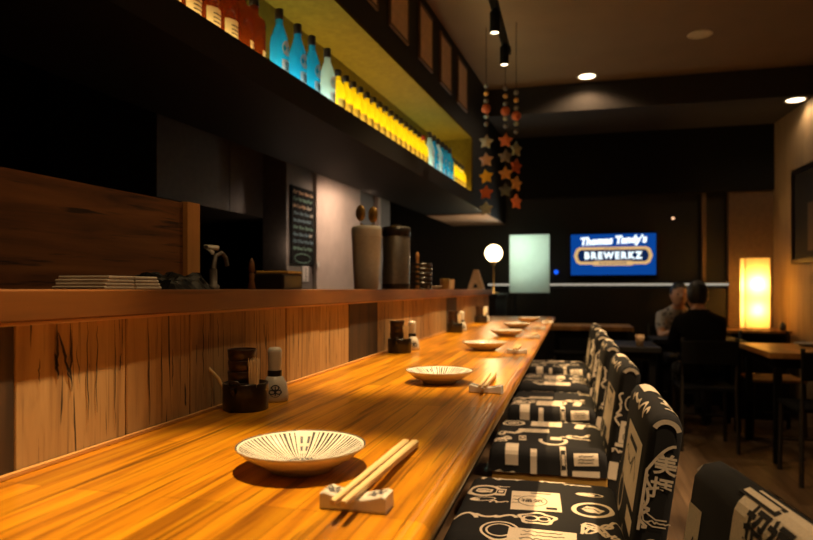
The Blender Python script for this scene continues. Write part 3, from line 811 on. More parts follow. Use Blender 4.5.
# ------------------------------------------------------------------ back-lit bottles
def light_run(a, b_, key, lab):
    m = MB(); sbox(m, a+.004, b_-.004, 1.222, 1.49, 1.9855, 2.004)
    tag(m.build('light_panel', key), lab, 'light panel', 'luminous panels under the bottles')
light_run(.6, 2.155, 'led_warm', 'warm luminous panel under the amber bottles on the high shelf')
light_run(2.155, 2.72, 'led_cool', 'cool luminous panel under the large blue bottles')
light_run(2.72, 4.215, 'led_warm', 'warm luminous panel under the long row of yellow bottles')
light_run(4.215, 4.89, 'led_cool', 'cool luminous panel under the far blue bottles')
light_run(4.89, 5.33, 'led_warm', 'warm luminous panel at the far end of the high shelf')
ZS = 2.0045
FACE = math.atan2(-SN[1], -SN[0])
def sect(prof, seg=24): return prof
def make_bottle(name, glass, prof, capprof, lab, capmat='cap', labs=()):
    t = thing(name, '', 'bottle')
    MB().lathe(prof, 24).build('glass', glass, t)
    MB().lathe(capprof, 18, cap0=True, cap1=True).build('cap', capmat, t)
    for (z0, z1, r, a0, a1, mk) in labs:
        b = MB(); k = 10
        vs = [(r*math.cos(FACE+a0+(a1-a0)*i/k), r*math.sin(FACE+a0+(a1-a0)*i/k), z) for z in (z0, z1) for i in range(k+1)]
        b.add(vs, [(i, i+1, k+1+i+1, k+1+i) for i in range(k)], 0, True)
        lb = b.build('label', mk, t); b = MB(); n = 4
        for j in range(n):
            zz = z0+(z1-z0)*(.25+.5*j/(n-1)); w = .55*(a1-a0)
            c = (a0+a1)/2+.1
            vs = [((r+.0006)*math.cos(FACE+c-w/2+w*i/6), (r+.0006)*math.sin(FACE+c-w/2+w*i/6), zz+d) for d in (-.0022, .0022) for i in range(7)]
            b.add(vs, [(i, i+1, 7+i+1, 7+i) for i in range(6)], 0, True)
        b.build('label_print', 'lab_ink', lb)
    return t
pY = [(.033, .0), (.035, .004), (.035, .105), (.031, .125), (.0155, .150), (.0125, .160), (.0125, .178)]
cY = [(.0145, .174), (.0165, .176), (.0165, .203), (.0150, .205)]
yb = make_bottle('plum_wine_bottle', 'yellow', pY, cY, None, 'cap', [(.006, .062, .0357, -1.15, 1.15, 'lab_y')])
yr = make_bottle('plum_wine_bottle', 'yellow', pY, cY, None, 'cap_red', [(.006, .062, .0357, -1.15, 1.15, 'lab_y')])
pB = [(.034, .0), (.0365, .005), (.0365, .125), (.033, .150), (.018, .195), (.0145, .206), (.0145, .225)]
cB = [(.0155, .222), (.0165, .224), (.0165, .262), (.015, .264)]
bl = [(.010, .060, .0372, -.75, .55, 'lab_w')]
def oval_label(t):
    b = MB(); vf = t2(disc2d(.024, .030), 0, .105)
    b.add([(.0373*math.cos(FACE-.1+x/.0373), .0373*math.sin(FACE-.1+x/.0373), y) for x, y in vf[0]], vf[1], 0, True); b.build('oval_label', ['lab_w'], t)
bb = make_bottle('blue_sake_bottle', 'blue', pB, cB, None, 'cap', bl); oval_label(bb)
bp_ = make_bottle('pale_sake_bottle', 'pale', pB, cB, None, 'cap', bl); oval_label(bp_)
pA = [(.040, .0), (.043, .004), (.043, .165), (.040, .178), (.019, .196), (.0165, .206), (.0165, .235)]
cA = [(.0175, .232), (.0190, .234), (.0190, .268), (.0175, .27)]
ab = make_bottle('whisky_bottle', 'amber', pA, cA, None, 'cap', [(.010, .092, .0437, -1.0, .9, 'lab')])
ad = make_bottle('dark_whisky_bottle', 'amber', pA, cA, None, 'cap', [(.016, .060, .0437, -.2, .7, 'lab')])
def place(src, s, L, label, group, first=[]):
    o = dup(src, S(s, L, ZS), 0.) if src.name in first else src
    first.append(src.name)
    o.location = S(s, L, ZS); o['label'] = label; o['group'] = group
G = 'back-lit bottles on the high shelf'
LB = 1.275
for i, s in enumerate([1.29, 1.395, 1.50, 1.60, 1.70, 1.803, 1.905]):
    place(ab, s, LB+.03, '%s amber bottle with cream label from the left on the high shelf' % ORD[i], G)
place(ad, 2.005, LB+.03, 'dark amber bottle with a small side label, last brown one before the blue', G)
place(ad, 2.105, LB+.04, 'darkest brown bottle right beside the first blue bottle', G)
for i, (s, k) in enumerate(((2.222, bb), (2.372, bb), (2.502, bb), (2.655, bp_))):
    place(k, s, LB, ['large blue frosted bottle leftmost of the blue group', 'second large blue bottle with an oval label', 'third large blue bottle, left of the pale one', 'pale greenish white bottle between the blue and yellow ones'][i], G)
for i in range(16):
    s = 2.772+.0915*i
    place(yr if i == 15 else yb, s, LB, '%s glowing yellow bottle from the left in the long row%s' % (ORD[i], ', red capped' if i == 15 else ''), G)
for i in range(6):
    place(bp_ if i in (0, 2) else bb, 4.292+.108*i, LB+.0, '%s frosted bottle of the far blue group, counted from the left' % ORD[i], G)
k = 0
for i in range(4):
    place(yb, 4.945+.104*i, LB, '%s yellow bottle of the far end group, counted from the left' % ORD[i], G)

# framed prints on the fascia
fr = [(2.88, 3.10), (3.28, 3.60), (3.82, 4.11), (4.31, 4.61), (4.81, 5.12)]
for i, (a, b_) in enumerate(fr):
    t = thing('framed_print', ['first framed print from the left, cut by the top edge', 'second framed print from the left on the dark fascia', 'third framed print from the left on the dark fascia', 'fourth framed print from the left on the dark fascia', 'framed print nearest the hanging stars on the dark fascia'][i], 'picture', (0, 0, 0), 0, 'framed prints above the bottles')
    m = MB(); sbox(m, a+.012, b_-.012, 1.200, 1.206, 2.635, 2.955); m.build('print', 'frame_pic', t)
    m = MB(); fz = (2.615, 2.975)
    sbox(m, a, b_, 1.195, 1.2095, fz[0], fz[0]+.018); sbox(m, a, b_, 1.195, 1.2095, fz[1]-.018, fz[1])
    sbox(m, a, a+.014, 1.195, 1.2095, fz[0]+.018, fz[1]-.018); sbox(m, b_-.014, b_, 1.195, 1.2095, fz[0]+.018, fz[1]-.018)
    m.build('frame', 'frame_wood', t)

# ------------------------------------------------------------------ kitchen things
m = MB(); sbox(m, 2.75, 3.40, 2.30, 3.04, 1.655, 2.6); sbox(m, 3.408, 4.01, 2.30, 3.04, 1.655, 2.6)
tag(m.build('wall_cabinet', 'steel_dull'), 'dull steel cabinet hanging above the dark kitchen', 'cabinet')
# chalkboard menu
t = thing('menu_board', 'black chalkboard menu with coloured scrawled rows on the grey panel', 'menu board', (0, 0, 0))
m = MB(); sbox(m, 3.835, 4.165, 2.105, 2.1195, 1.345, 1.875); m.build('board', 'black', t)
m = MB(); r = random.Random(9)
for j in range(9):
    z = 1.835-.048*j; mi = [0, 1, 0, 2, 2, 1, 2, 2, 1][j]
    s = 3.86
    while s < 4.12:
        L = r.uniform(.03, .08); L = min(L, 4.14-s)
        vf = scrawl2d(r, L, .030, .007, 16)
        m.add([S(s+L/2+x, 2.1035, z+y) for x, y in vf[0]], vf[1], mi if r.random() < .8 else 3); s += L+.015
vf = ring2d(.12, .035, .006, 30); m.add([S(3.99+x, 2.1035, 1.385+y) for x, y in vf[0]], vf[1], 1)
m.build('chalk_writing', ['chalk_pink', 'chalk_green', 'chalk_blue', 'chalk_white'], t)
t = thing('notice_card', 'small white notice card below the chalkboard menu', 'card', (0, 0, 0))
m = MB(); sbox(m, 4.005, 4.095, 2.112, 2.1195, 1.225, 1.335); m.build('card', 'white', t)
m = MB()
for j in range(4):
    vf = rect2d(.012, .018, 2, 2); m.add([S(4.05+x, 2.1108, 1.31-.024*j+y) for x, y in vf[0]], vf[1])
m.build('lettering', 'lab_ink', t)
t = thing('wall_switch', 'tiny white switch plate beside the chalkboard menu', 'switch', (0, 0, 0))
m = MB(); sbox(m, 4.17, 4.21, 2.084, 2.0945, 1.33, 1.37); m.build('plate', 'porcelain', t)
m = MB(); sbox(m, 4.183, 4.197, 2.080, 2.084, 1.342, 1.358); m.build('rocker', 'white', t)

# on the ledge: folded napkins, plastic bags
for k in range(4):
    m = MB(); x0, x1 = -.800+.004*(k % 2), -.700; y0, y1 = .842+.003*k, .985-.004*k; z = LT+.0055*k
    m.box(x0, x1, y0, (y0+y1)/2-.002, z, z+.0052, .0015, seg=1); m.box(x0, x1, (y0+y1)/2+.002, y1, z, z+.0052, .0015, seg=1)
    m.box(x0+.002, x1-.003, (y0+y1)/2-.0025, (y0+y1)/2+.0025, z+.0005, z+.0045)
    tag(m.build('folded_napkin', 'napkin'), '%s pale folded napkin of the flat stack at left on the ledge' % ['lowest', 'second lowest', 'second highest', 'topmost'][k], 'napkin', 'folded napkins on the ledge')
def crumple(x0, x1, y0, y1, z0, h, seed):
    r = random.Random(seed); m = MB(); n = 18
    hm = {}
    vs = []
    for j in range(n+1):
        for i in range(n+1):
            u, v = i/n, j/n; e = min(u, 1-u, v, 1-v)
            z = z0+h*min(1, e*7)*(.72+.28*math.sin(9*u+5*v+seed)*math.cos(11*v-3*u)+r.uniform(-.10, .10))
            vs.append((x0+(x1-x0)*u+r.uniform(-.002, .002), y0+(y1-y0)*v+r.uniform(-.003, .003), max(z, z0)))
    fs = [(j*(n+1)+i, j*(n+1)+i+1, (j+1)*(n+1)+i+1, (j+1)*(n+1)+i) for j in range(n) for i in range(n)]
    m.add(vs, fs)
    bs = [vs[i] for i in range(n+1)]+[vs[j*(n+1)+n] for j in range(1, n+1)]+[vs[n*(n+1)+i] for i in range(n-1, -1, -1)]+[vs[j*(n+1)] for j in range(n-1, 0, -1)]
    m.add([(p[0], p[1], z0) for p in bs], [tuple(range(len(bs)))])
    return m
tag(crumple(-.83, -.70, 1.02, 1.16, LT, .034, 3).build('folded_bag', 'bag_black'), 'black glossy folded plastic bag lying right of the pale napkins', 'bag')
# kitchen tools right of the screen
t = thing('kitchen_tap', 'small tap with a white handle just right of the wooden screen', 'tap', (-.93, 1.53, LT))
MB().lathe([(.016, 0), (.016, .01), (.010, .014), (.010, .055)], 16, cap0=True, cap1=True).build('base', 'steel_dull', t)
MB().tube([(0, 0, .055), (0, .01, .09), (.0, .04, .100), (0, .062, .088), (0, .070, .066)], .006, 10).build('spout', 'steel_dull', t)
MB().tube([(0, -.004, .098), (-.004, -.03, .112), (0, .02, .112)], .007, 8).build('handle', 'porcelain', t)
t = thing('pepper_mill', 'thin brown wooden pepper mill in the dark kitchen gap', 'mill', (-.94, 1.76, LT))
MB().lathe([(.011, 0), (.012, .004), (.007, .03), (.009, .045), (.007, .05)], 16, cap0=True).build('body', 'screen_wood', t)
MB().lathe([(.007, .0505), (.010, .058), (.007, .085), (.0005, .096)], 16).build('head', 'screen_wood', t)
t = thing('lidded_tray', 'dark flat tray with a pale wooden lid edge in the kitchen gap', 'tray', (-.94, 1.93, LT))
MB().box(-.06, .06, -.075, .075, 0, .050, .006).build('tray', 'lacquer', t)
MB().box(-.055, .06, -.040, .070, .0505, .060, .003).build('lid', 'chair_wood', t)

# stoneware jug with brass spoons
t = thing('stoneware_jug', 'tall pale grey stoneware jug standing on the ledge before the plaster wall', 'jug', (-.79, 2.42, LT))
MB().lathe([(.0005, 0), (.045, 0), (.049, .006), (.053, .08), (.0575, .18), (.060, .232), (.058, .245), (.050, .250), (.046, .246), (.045, .02), (.0005, .02)], 40).build('body', 'jug', t)
m = MB(); m.lathe([(.0595, .205), (.0605, .208), (.0595, .211)], 40); m.build('rim_band', 'jug', t)
for i, (dx, dy, h) in enumerate(((-.016, -.010, .085), (.018, .012, .075))):
    t = thing('bar_spoon', ['left brass serving spoon standing in the grey jug', 'right brass serving spoon standing in the grey jug'][i], 'spoon', (-.79+dx*.3, 2.42+dy, LT+.0205), 0, 'brass spoons in the jug')
    MB().tube([(0, 0, 0), (dx*.8, 0, .24)], .004, 8).build('handle', 'brass', t)
    MB().sphere((dx, 0, .235+h*.55), .024, 16, 12, 0, (.85, .35, 1.35)).build('bowl', 'brass', t)
# thermos
t = thing('vacuum_jug', 'tall steel vacuum jug with black lid right of the stoneware jug', 'jug', (-.79, 2.86, LT))
MB().lathe([(.0005, .0), (.064, .0), (.066, .012), (.066, .026)], 36).build('base', 'lacquer', t)
MB().lathe([(.0645, .026), (.0645, .240), (.062, .246)], 36, cap1=True).build('body', 'steel', t)
MB().lathe([(.066, .244), (.068, .262), (.066, .284), (.060, .288), (.030, .290), (.022, .298), (.0005, .300)], 36).build('lid', 'lacquer', t)
MB().tube([(-.005, .066, .250), (0, .105, .240), (0, .112, .14), (0, .068, .07)], .010, 8).build('handle', 'lacquer', t)
# black wire basket with cups
t = thing('cup_basket', 'black slatted utensil basket right of the steel vacuum jug', 'basket', (-.79, 3.32, LT))
m = MB(); m.lathe([(.0005, 0), (.070, 0), (.070, .006), (.0005, .006)], 28); m.build('base', 'lacquer', t)
m = MB()
for z in (.03, .055, .08, .105, .13): m.lathe([(.0675, z-.008), (.0700, z-.008), (.0700, z+.008), (.0675, z+.008), (.0675, z-.008)], 28)
for k in range(10): 
    a = 2*PI*k/10; m.box(-.004, .004, -.0035, .0035, .006, .139, mat=Matrix.Translation((.066*math.cos(a), .066*math.sin(a), 0)) @ Matrix.Rotation(a, 4, 'Z'))
m.build('slats', 'lacquer', t)
t = thing('wooden_muddler', 'brown wooden muddler standing in the slatted basket', 'muddler', (-.79, 3.28, LT+.0062))
MB().lathe([(.011, 0), (.009, .06), (.008, .15)], 12, cap0=True).build('stem', 'post_wood', t); MB().lathe([(.008, .1502), (.011, .165), (.009, .185), (.0005, .193)], 12).build('knob', 'post_wood', t)
def cup(x, y, lab, mat='card'):
    t = thing('small_cup', lab, 'cup', (x, y, LT), 0, 'small cups on the ledge')
    bo = MB().lathe([(.0005, 0), (.024, 0), (.027, .004), (.031, .062), (.0315, .066), (.029, .066), (.0255, .008), (.0005, .006)], 20).build('body', mat, t)
    MB().lathe([(.0316, .064), (.0322, .067), (.0306, .069)], 20).build('rim', 'brass', bo)
cup(-.79, 4.03, 'left small copper toned cup beside the tent card', 'brass'); cup(-.80, 4.27, 'right small copper toned cup beside the tent card', 'card')
t = thing('tea_saucer', 'small white saucer behind the slatted basket on the ledge', 'saucer', (-.80, 3.72, LT))
MB().lathe([(.0005, .003), (.02, .0), (.04, .008), (.056, .018), (.055, .020), (.03, .008), (.0005, .006)], 24).build('dish', 'porcelain', t); MB().lathe([(.0555, .0185), (.0565, .020), (.055, .021)], 24).build('rim', 'glaze_plain', t)
t = thing('tent_card', 'brown A-shaped tent card at the far end of the ledge', 'card', (-.75, 5.16, LT))
m = MB()
A_ = lambda x, z, h: (x, h, z)
m.prism([(-.066, 0), (.066, 0), (.014, .158), (-.014, .158)], A_, -.05, .05); m.build('card', 'card', t)
m = MB(); m.prism([(-.018, .012), (.018, .012), (.010, .045), (-.010, .045)], A_, -.0515, -.0502); m.build('cut_out', 'lacquer', t)
t = thing('service_cabinet', 'dark service cabinet past the far end of the counter', 'cabinet', (0, 0, 0))
MB().box(-1.15, -.66, 5.72, 6.70, 0, 1.10, .004).build('carcass', 'bulk', t); MB().box(-1.17, -.645, 5.70, 6.72, 1.1005, 1.13, .003).build('top', 'bulk', t)
t = thing('globe_lamp', 'glowing round globe lamp on a slim stem past the counter end', 'lamp', (-.745, 6.30, 1.1302))
MB().lathe([(.0005, 0), (.05, 0), (.05, .010), (.008, .016), (.007, .27), (.018, .275), (.03, .318)], 20).build('stem', 'brass', t)
MB().sphere((0, 0, .395), .085, 28, 16).build('globe', 'globe', t)

# ------------------------------------------------------------------ hanging stars
def star(r0, th, mi):
    m = MB(); poly = []
    for k in range(10):
        r = r0 if k % 2 == 0 else r0*.56; a = PI/2+k*PI/5
        poly.append((r*math.cos(a), r*math.sin(a)))
    n = 10; vs = [(x, -th, y) for x, y in poly]+[(x, th, y) for x, y in poly]+[(0, -th*2.2, 0), (0, th*2.2, 0)]
    fs = [(k, (k+1) % n, 2*n) for k in range(n)]+[(n+(k+1) % n, n+k, 2*n+1) for k in range(n)]+[(k, n+k, n+(k+1) % n, (k+1) % n) for k in range(n)]
    m.add(vs, fs); return m
strings = [(-.598, 4.60, [(2.231, 0), (2.101, 1), (1.981, 2), (1.866, 3), (1.750, 4)], 2.50, 'left'),
           (-.470, 4.70, [(2.255, 8), (2.140, 5), (2.015, 6), (1.893, 7)], 2.50, 'middle'),
           (-.380, 4.55, [(2.155, 4), (2.035, 3), (1.915, 6), (1.785, 8)], 2.42, 'right')]
names = ['grey green', 'dusty pink', 'bright yellow', 'rust red', 'grey green', 'dark brown', 'ochre', 'slate', 'orange red']
places = ['topmost', 'second from the top', 'third from the top', 'fourth from the top', 'lowest']
for (x, y, lst, bead0, nm) in strings:
    t = thing('star_garland', '%s string of the hanging star garland with beads above' % nm, 'garland', (x, y, lst[0][0]), 0, 'hanging star garlands')
    m = MB(); z1 = lst[-1][0]-lst[0][0]; m.tube([(0, 0.0, z1), (0, 0, CH-lst[0][0])], .0022, 5); m.build('cord', 'black', t)
    for j, (z, c) in enumerate(lst):
        o = star(.056, .007, c).build('star', 'star%d' % c, t); o.location = (0, -.0, z-lst[0][0]); o.rotation_euler = (0, rnd.uniform(-.15, .15), rnd.uniform(-.3, .3) if nm != 'right' else .9)
        o['label'] = '%s star' % names[c]
    for j in range(6):
        o = MB().sphere((0, 0, 0), .018 if j != 2 else .034, 12, 8).build('bead', 'star%d' % [5, 4, 3, 5, 6, 5][j], t); o.location = (0, 0, bead0-lst[0][0]-.14+.055*j)

# ------------------------------------------------------------------ ceiling fittings
t = thing('track_rail', 'black lighting track rail fixed to the ceiling above the counter', 'track', (-.35, 0, 2.515))
for y in (-.2, 1.1, 2.7): MB().tube([(0, y, .0005), (0, y, CH-2.515)], .004, 6).build('hanger', 'black', t)
MB().box(-.018, .018, -.4, 3.56, -.035, -.0005, .002).build('rail', 'black', t)
MB().box(-.022, .022, 3.5605, 3.60, -.038, -.0005, .002).build('end_cap', 'black', t)
heads = [(.86, 'first'), (1.70, 'second'), (2.40, 'third'), (3.00, 'fourth'), (3.44, 'fifth')]
for i, (y, nm) in enumerate(heads):
    lab = ['black cylinder spot above the nearest plate, out of frame', 'black cylinder spot above the second plate, out of frame', 'black cylinder spot above the third plate, out of frame', 'nearer of the two black track spots in view', 'farther of the two black track spots in view'][i]
    t = thing('track_spotlight', lab, 'spotlight', (-.35, y, 2.4795), 0, 'black track spots over the counter')
    MB().tube([(0, 0, 0), (0, 0, -.016)], .010, 8).build('stem', 'black', t)
    MB().lathe([(.0005, -.012), (.022, -.013), (.024, -.018), (.024, -.110), (.021, -.112), (.0205, -.104), (.0005, -.104)], 24).build('housing', 'black', t)
    MB().lathe([(.0005, -.108), (.0195, -.108)], 24).build('lens', 'lens', t)
def downlight(x, y, z, label, lit=True):
    t = thing('ceiling_downlight' if lit else 'ceiling_speaker', label, 'downlight' if lit else 'ceiling speaker', (x, y, z), 0, 'ceiling downlights' if lit else None)
    MB().lathe([(.085, -.001), (.088, -.004), (.080, -.008), (.070, -.004)], 32).build('ring', 'disc' if not lit else 'white', t)
    MB().lathe([(.0005, -.003), (.070, -.003)], 32).build('diffuser' if lit else 'grille', 'lens' if lit else 'disc', t)
downlight(.128, 5.86, CH, 'lit round ceiling downlight in front of the dark beam')
downlight(.912, 5.10, CH, 'unlit round ceiling disc right of the lit downlight', False)
downlight(1.86, 6.16, 2.80, 'lit ceiling downlight at the right edge near the picture wall')
for i, y in enumerate((.30, 1.15, 2.0, 2.8, 3.55, 4.32)):
    downlight(.98, y, CH, '%s ceiling downlight of the row over the printed chairs, out of frame' % ORD[i])

# ------------------------------------------------------------------ far end of the room
t = thing('television', 'wall television showing a blue advert with a tan name plate', 'television', (0, 0, 0))
x0, x1, z0, z1 = -.012, .840, 1.322, 1.752; yt = YB-.055
m = MB(); m.box(x0-.012, x1+.012, yt, YB-.001, z0-.020, z1+.012, .004); m.build('casing', 'black', t)
m = MB(); cx, cz = (x0+x1)/2, (z0+z1)/2
def tvp(vf, mi, off): m.add([(cx+x, yt-.001-off, cz+y) for x, y in vf[0]], vf[1], mi)
tvp(rect2d(x1-x0, z1-z0, 2, 2), 0, 0)
W, H = .40, .085
def plate(w, h, c): return ([(-w, 0), (-w+c*.4, h*.75), (-w+c, h), (w-c, h), (w-c*.4, h*.75), (w, 0), (w-c*.4, -h*.75), (w-c, -h), (-w+c, -h), (-w+c*.4, -h*.75)], [tuple(range(10))])
tvp(t2(plate(.395, .092, .06), 0, -.012), 3, .0008); tvp(t2(plate(.358, .062, .035), 0, -.012), 1, .0016)
tvp(t2(rect2d(.36, .050, 2, 1), 0, -.092), 3, .0022); tvp(t2(disc2d(.03, .025), -.18, -.092), 3, .0022); tvp(t2(disc2d(.03, .025), .18, -.092), 3, .0022)
scr = m.build('screen', ['tv_blue', 'tv_navy', 'tv_white', 'tv_tan'], t); m = MB()
tvp(t2(text2d('BREWERKZ', .098, .004, 0, 'CENTER', 1.30), 0, -.014, 0, .95, 1.), 2, .003)
tvp(t2(text2d('SINGAPORE', .036, .001, 0, 'CENTER', 1.55), 0, -.093), 1, .003)
tvp(t2(text2d('RESTAURANT', .020, .0, 0, 'CENTER', 1.5), 0, .064), 1, .003)
tvp(t2(text2d('Thomas Tandy\u2019s', .108, .0055, .18), 0, .146, .035, .93, 1.), 2, .003)
m.build('lettering', ['tv_blue', 'tv_navy', 'tv_white', 'tv_tan'], scr)
# ledge with LED line
t = thing('wall_shelf', 'dark wall shelf under the television edged with a white light line', 'shelf', (0, 0, 0))
MB().box(-.9, 1.515, YB-.14, YB-.001, 1.232, 1.250).build('board', 'bulk', t)
MB().box(-.885, 1.51, YB-.134, YB-.110, 1.2095, 1.2315).build('light_line', 'led_strip', t)
# banquette back under it
m = MB(); m.box(-.6, 1.50, YB-.10, YB-.001, .0, 1.195, .02)
tag(m.build('banquette_back', 'bulk'), 'dark padded banquette back along the far wall', 'banquette')
# frosted glass screen
t = thing('frosted_screen', 'upright pale green frosted glass screen glowing beside the television', 'screen', (0, 0, 0))
MB().box(-.614, -.217, 6.550, 6.562, 1.135, 1.722).build('glass', 'frost', t)
m = MB(); m.box(-.62, -.21, 6.540, 6.575, 1.118, 1.1345, .002); m.build('foot_rail', 'bulk', t)
for x in (-.60, -.24): m2 = MB(); m2.box(x-.012, x+.012, 6.548, 6.566, .0, 1.118); m2.build('post', 'bulk', t)
# indicator lamps
def dot(x, y, z, r, mk, lab):
    t = thing('indicator_lamp', lab, 'indicator lamp', (x, y, z)); MB().sphere((0, 0, 0), r, 12, 8).build('bulb', mk, t); MB().tube([(0, r*.8, 0), (0, YB-y-.001, 0)], r*.6, 8).build('stem', 'black', t)
dot(-.165, YB-.05, 1.357, .024, 'dot_blue', 'round blue indicator light left of the television')
dot(1.005, YB-.05, 1.90, .014, 'dot_warm', 'tiny warm light above right of the television')
# lantern on cabinet
t = thing('side_cabinet', 'low dark cabinet in the back right corner under the paper lantern', 'cabinet', (0, 0, 0))
MB().box(1.40, 1.875, 6.35, 6.85, 0, .775, .004).build('carcass', 'bulk', t); MB().box(1.38, 1.885, 6.33, 6.87, .7755, .80, .003).build('top', 'table_wood', t)
t = thing('paper_lantern', 'tall square paper lantern glowing yellow in the back right corner', 'lamp', (1.655, 6.60, .8005))
m = MB()
for (a, b_) in (((-.108, -.085), (.108, -.085)), ((.108, -.085), (.108, .085)), ((.108, .085), (-.108, .085)), ((-.108, .085), (-.108, -.085))):
    n = 8; vs = [(a[0]+(b_[0]-a[0])*i/n, a[1]+(b_[1]-a[1])*i/n, z) for z in (.012, .66) for i in range(n+1)]
    m.add(vs, [(i, i+1, n+2+i, n+1+i) for i in range(n)])
m.build('paper_shade', 'paper', t)
m = MB(); m.box(-.112, .112, -.089, .089, 0, .0118, .002); m.build('base', 'post_wood', t)
m = MB()
for a in (-.106, .106):
    for c in (-.083, .083): m.box(a-.004, a+.004, c-.004, c+.004, .012, .66)
m.build('corner_posts', 'post_wood', t)
def small_pot(x, y, z, lab):
    t = thing('small_jar', lab, 'jar', (x, y, z)); MB().lathe([(.0005, 0), (.028, 0), (.030, .01), (.028, .05), (.02, .055)], 16).build('body', 'lacquer', t); MB().lathe([(.021, .0552), (.022, .062), (.008, .068), (.006, .076), (.0005, .078)], 16).build('lid', 'lacquer', t)
small_pot(1.835, 6.42, .8005, 'small dark lidded jar beside the glowing lantern')
# picture on the right wall
t = thing('wall_picture', 'large dark framed picture on the right wall', 'picture', (0, 0, 0))
def RB(m, t0, t1, o0, o1, z0, z1): m.obb([RW(t0, o0, z0), RW(t1, o0, z0), RW(t1, o1, z0), RW(t0, o1, z0), RW(t0, o0, z1), RW(t1, o0, z1), RW(t1, o1, z1), RW(t0, o1, z1)])
m = MB(); RB(m, .66, 2.30, .002, .012, 1.44, 2.20); m.build('artwork', 'dark_wall', t)
m = MB(); RB(m, .62, .66, .002, .03, 1.40, 2.24); RB(m, 2.30, 2.34, .002, .03, 1.40, 2.24); RB(m, .66, 2.30, .002, .03, 1.40, 1.44); RB(m, .66, 2.30, .002, .03, 2.20, 2.24); m.build('frame', 'lacquer', t)
m = MB(); r = random.Random(4)
for k in range(5):
    a = .95+.26*k; h = r.uniform(.35, .6); RB(m, a, a+.12, .012, .014, 1.50, 1.50+h)
m.build('picture_shapes', 'wall_lit', t)

# dining tables and chairs
def table(name, label, x, y, w, d, h, top='table_wood', rz=0., th=.04):
    t = thing(name, label, 'table', (x, y, 0), rz)
    MB().box(-w/2, w/2, -d/2, d/2, h-th, h, .004).build('tabletop', top, t)
    MB().box(-w/2+.05, w/2-.05, -d/2+.05, d/2-.05, h-th-.07, h-th-.0005).build('apron', 'black', t)
    for sx in (-1, 1):
        for sy in (-1, 1):
            MB().box(sx*(w/2-.06)-.022, sx*(w/2-.06)+.022, sy*(d/2-.06)-.022, sy*(d/2-.06)+.022, 0, h-th-.0705).build('leg', 'black', t)
    return t
table('dining_table', 'wooden dining table lit by the lantern at the right edge', 1.625, 5.14, .70, .84, .75)
table('dining_table', 'dark dining table between the two seated people', 1.02, 5.96, .72, .46, .75, 'bulk')
table('side_table', 'small wooden table seen behind the farthest counter chairs', .17, 6.35, .74, .5, .83, 'table_wood')
table('dining_table', 'empty dark table left of the seated people', .43, 5.35, .42, .62, .74, 'bulk')
def dchair(label, x, y, rz, seat='table_wood', group='dark dining chairs'):
    t = thing('dining_chair', label, 'chair', (x, y, 0), rz, group)     # faces +y
    MB().box(-.20, .20, -.19, .21, .435, .46, .008).build('seat', seat, t)
    for sx in (-.18, .18):
        MB().tube([(sx*1.05, .19, 0), (sx, .185, .435)], .014, 8).build('leg', 'dark_metal', t)
        MB().tube([(sx*1.05, -.22, 0), (sx, -.195, .44), (sx, -.215, .82)], .014, 8).build('leg', 'dark_metal', t)
    MB().tube([(-.178, .186, .2), (.178, .186, .2)], .008, 6).build('stretcher', 'dark_metal', t)
    m = MB(); m.box(-.19, .19, -.232, -.212, .63, .80, .008); m.build('backrest', 'black', t)
    return t
dchair('dark chair carrying the person in the black shirt', .955, 5.20, 0, 'black')
dchair('dark chair carrying the person in the grey patterned shirt', .93, 6.66, PI, 'black')
dchair('dark chair with a wooden seat at the far side of the lit table', 1.575, 5.80, PI)
dchair('dark chair at the near side of the lit table', 1.50, 4.46, 0, 'black')
# plate and napkin on the lit table
t = thing('dinner_plate', 'white round plate on the lit table at the right edge', 'plate', (1.69, 5.33, .75))
MB().lathe([(.0005, .004), (.05, .0), (.06, .004), (.095, .022), (.0955, .024), (.09, .023), (.055, .009), (.0005, .008)], 32).build('dish', 'porcelain', t); MB().lathe([(.0948, .0225), (.0965, .0245), (.094, .0255)], 32).build('rim', 'glaze_plain', t)
t = thing('folded_napkin', 'white folded napkin beside the plate on the lit table', 'napkin', (1.84, 5.13, .75))
MB().box(-.06, .06, -.08, .08, 0, .006, .002).build('base_fold', 'white', t); MB().box(-.06, .05, -.08, .06, .0062, .012, .002).build('top_fold', 'white', t)
t = thing('drinking_cup', 'small warm lit cup on the empty dark table', 'cup', (.50, 5.16, .74))
MB().lathe([(.0005, 0), (.026, 0), (.032, .06), (.034, .085), (.031, .085), (.025, .008), (.0005, .006)], 20).build('body', 'card', t); MB().lathe([(.0340, .083), (.0348, .086), (.033, .088)], 20).build('rim', 'brass', t)
t = thing('tea_cup', 'small pale cup on the table beside the seated people', 'cup', (1.22, 5.90, .75))
MB().lathe([(.0005, 0), (.022, 0), (.032, .045), (.034, .065), (.031, .065), (.02, .008), (.0005, .006)], 20).build('body', 'porcelain', t); MB().lathe([(.0340, .063), (.0348, .066), (.033, .068)], 20).build('rim', 'glaze_plain', t)
# bare metal stool frame
t = thing('metal_stool', 'thin metal stool frame standing past the farthest printed chair', 'stool', (-.02, 5.95, 0))
MB().box(-.14, .14, -.14, .14, .585, .61, .006).build('seat', 'black', t)
for sx in (-.13, .13):
    for sy in (-.13, .13): MB().tube([(sx*1.15, sy*1.15, 0), (sx, sy, .585)], .009, 8).build('leg', 'steel_dull', t)
MB().tube([(-.14, -.14, .22), (.14, -.14, .22), (.14, .14, .22), (-.14, .14, .22), (-.14, -.14, .22)], .007, 6).build('footrest', 'steel_dull', t)

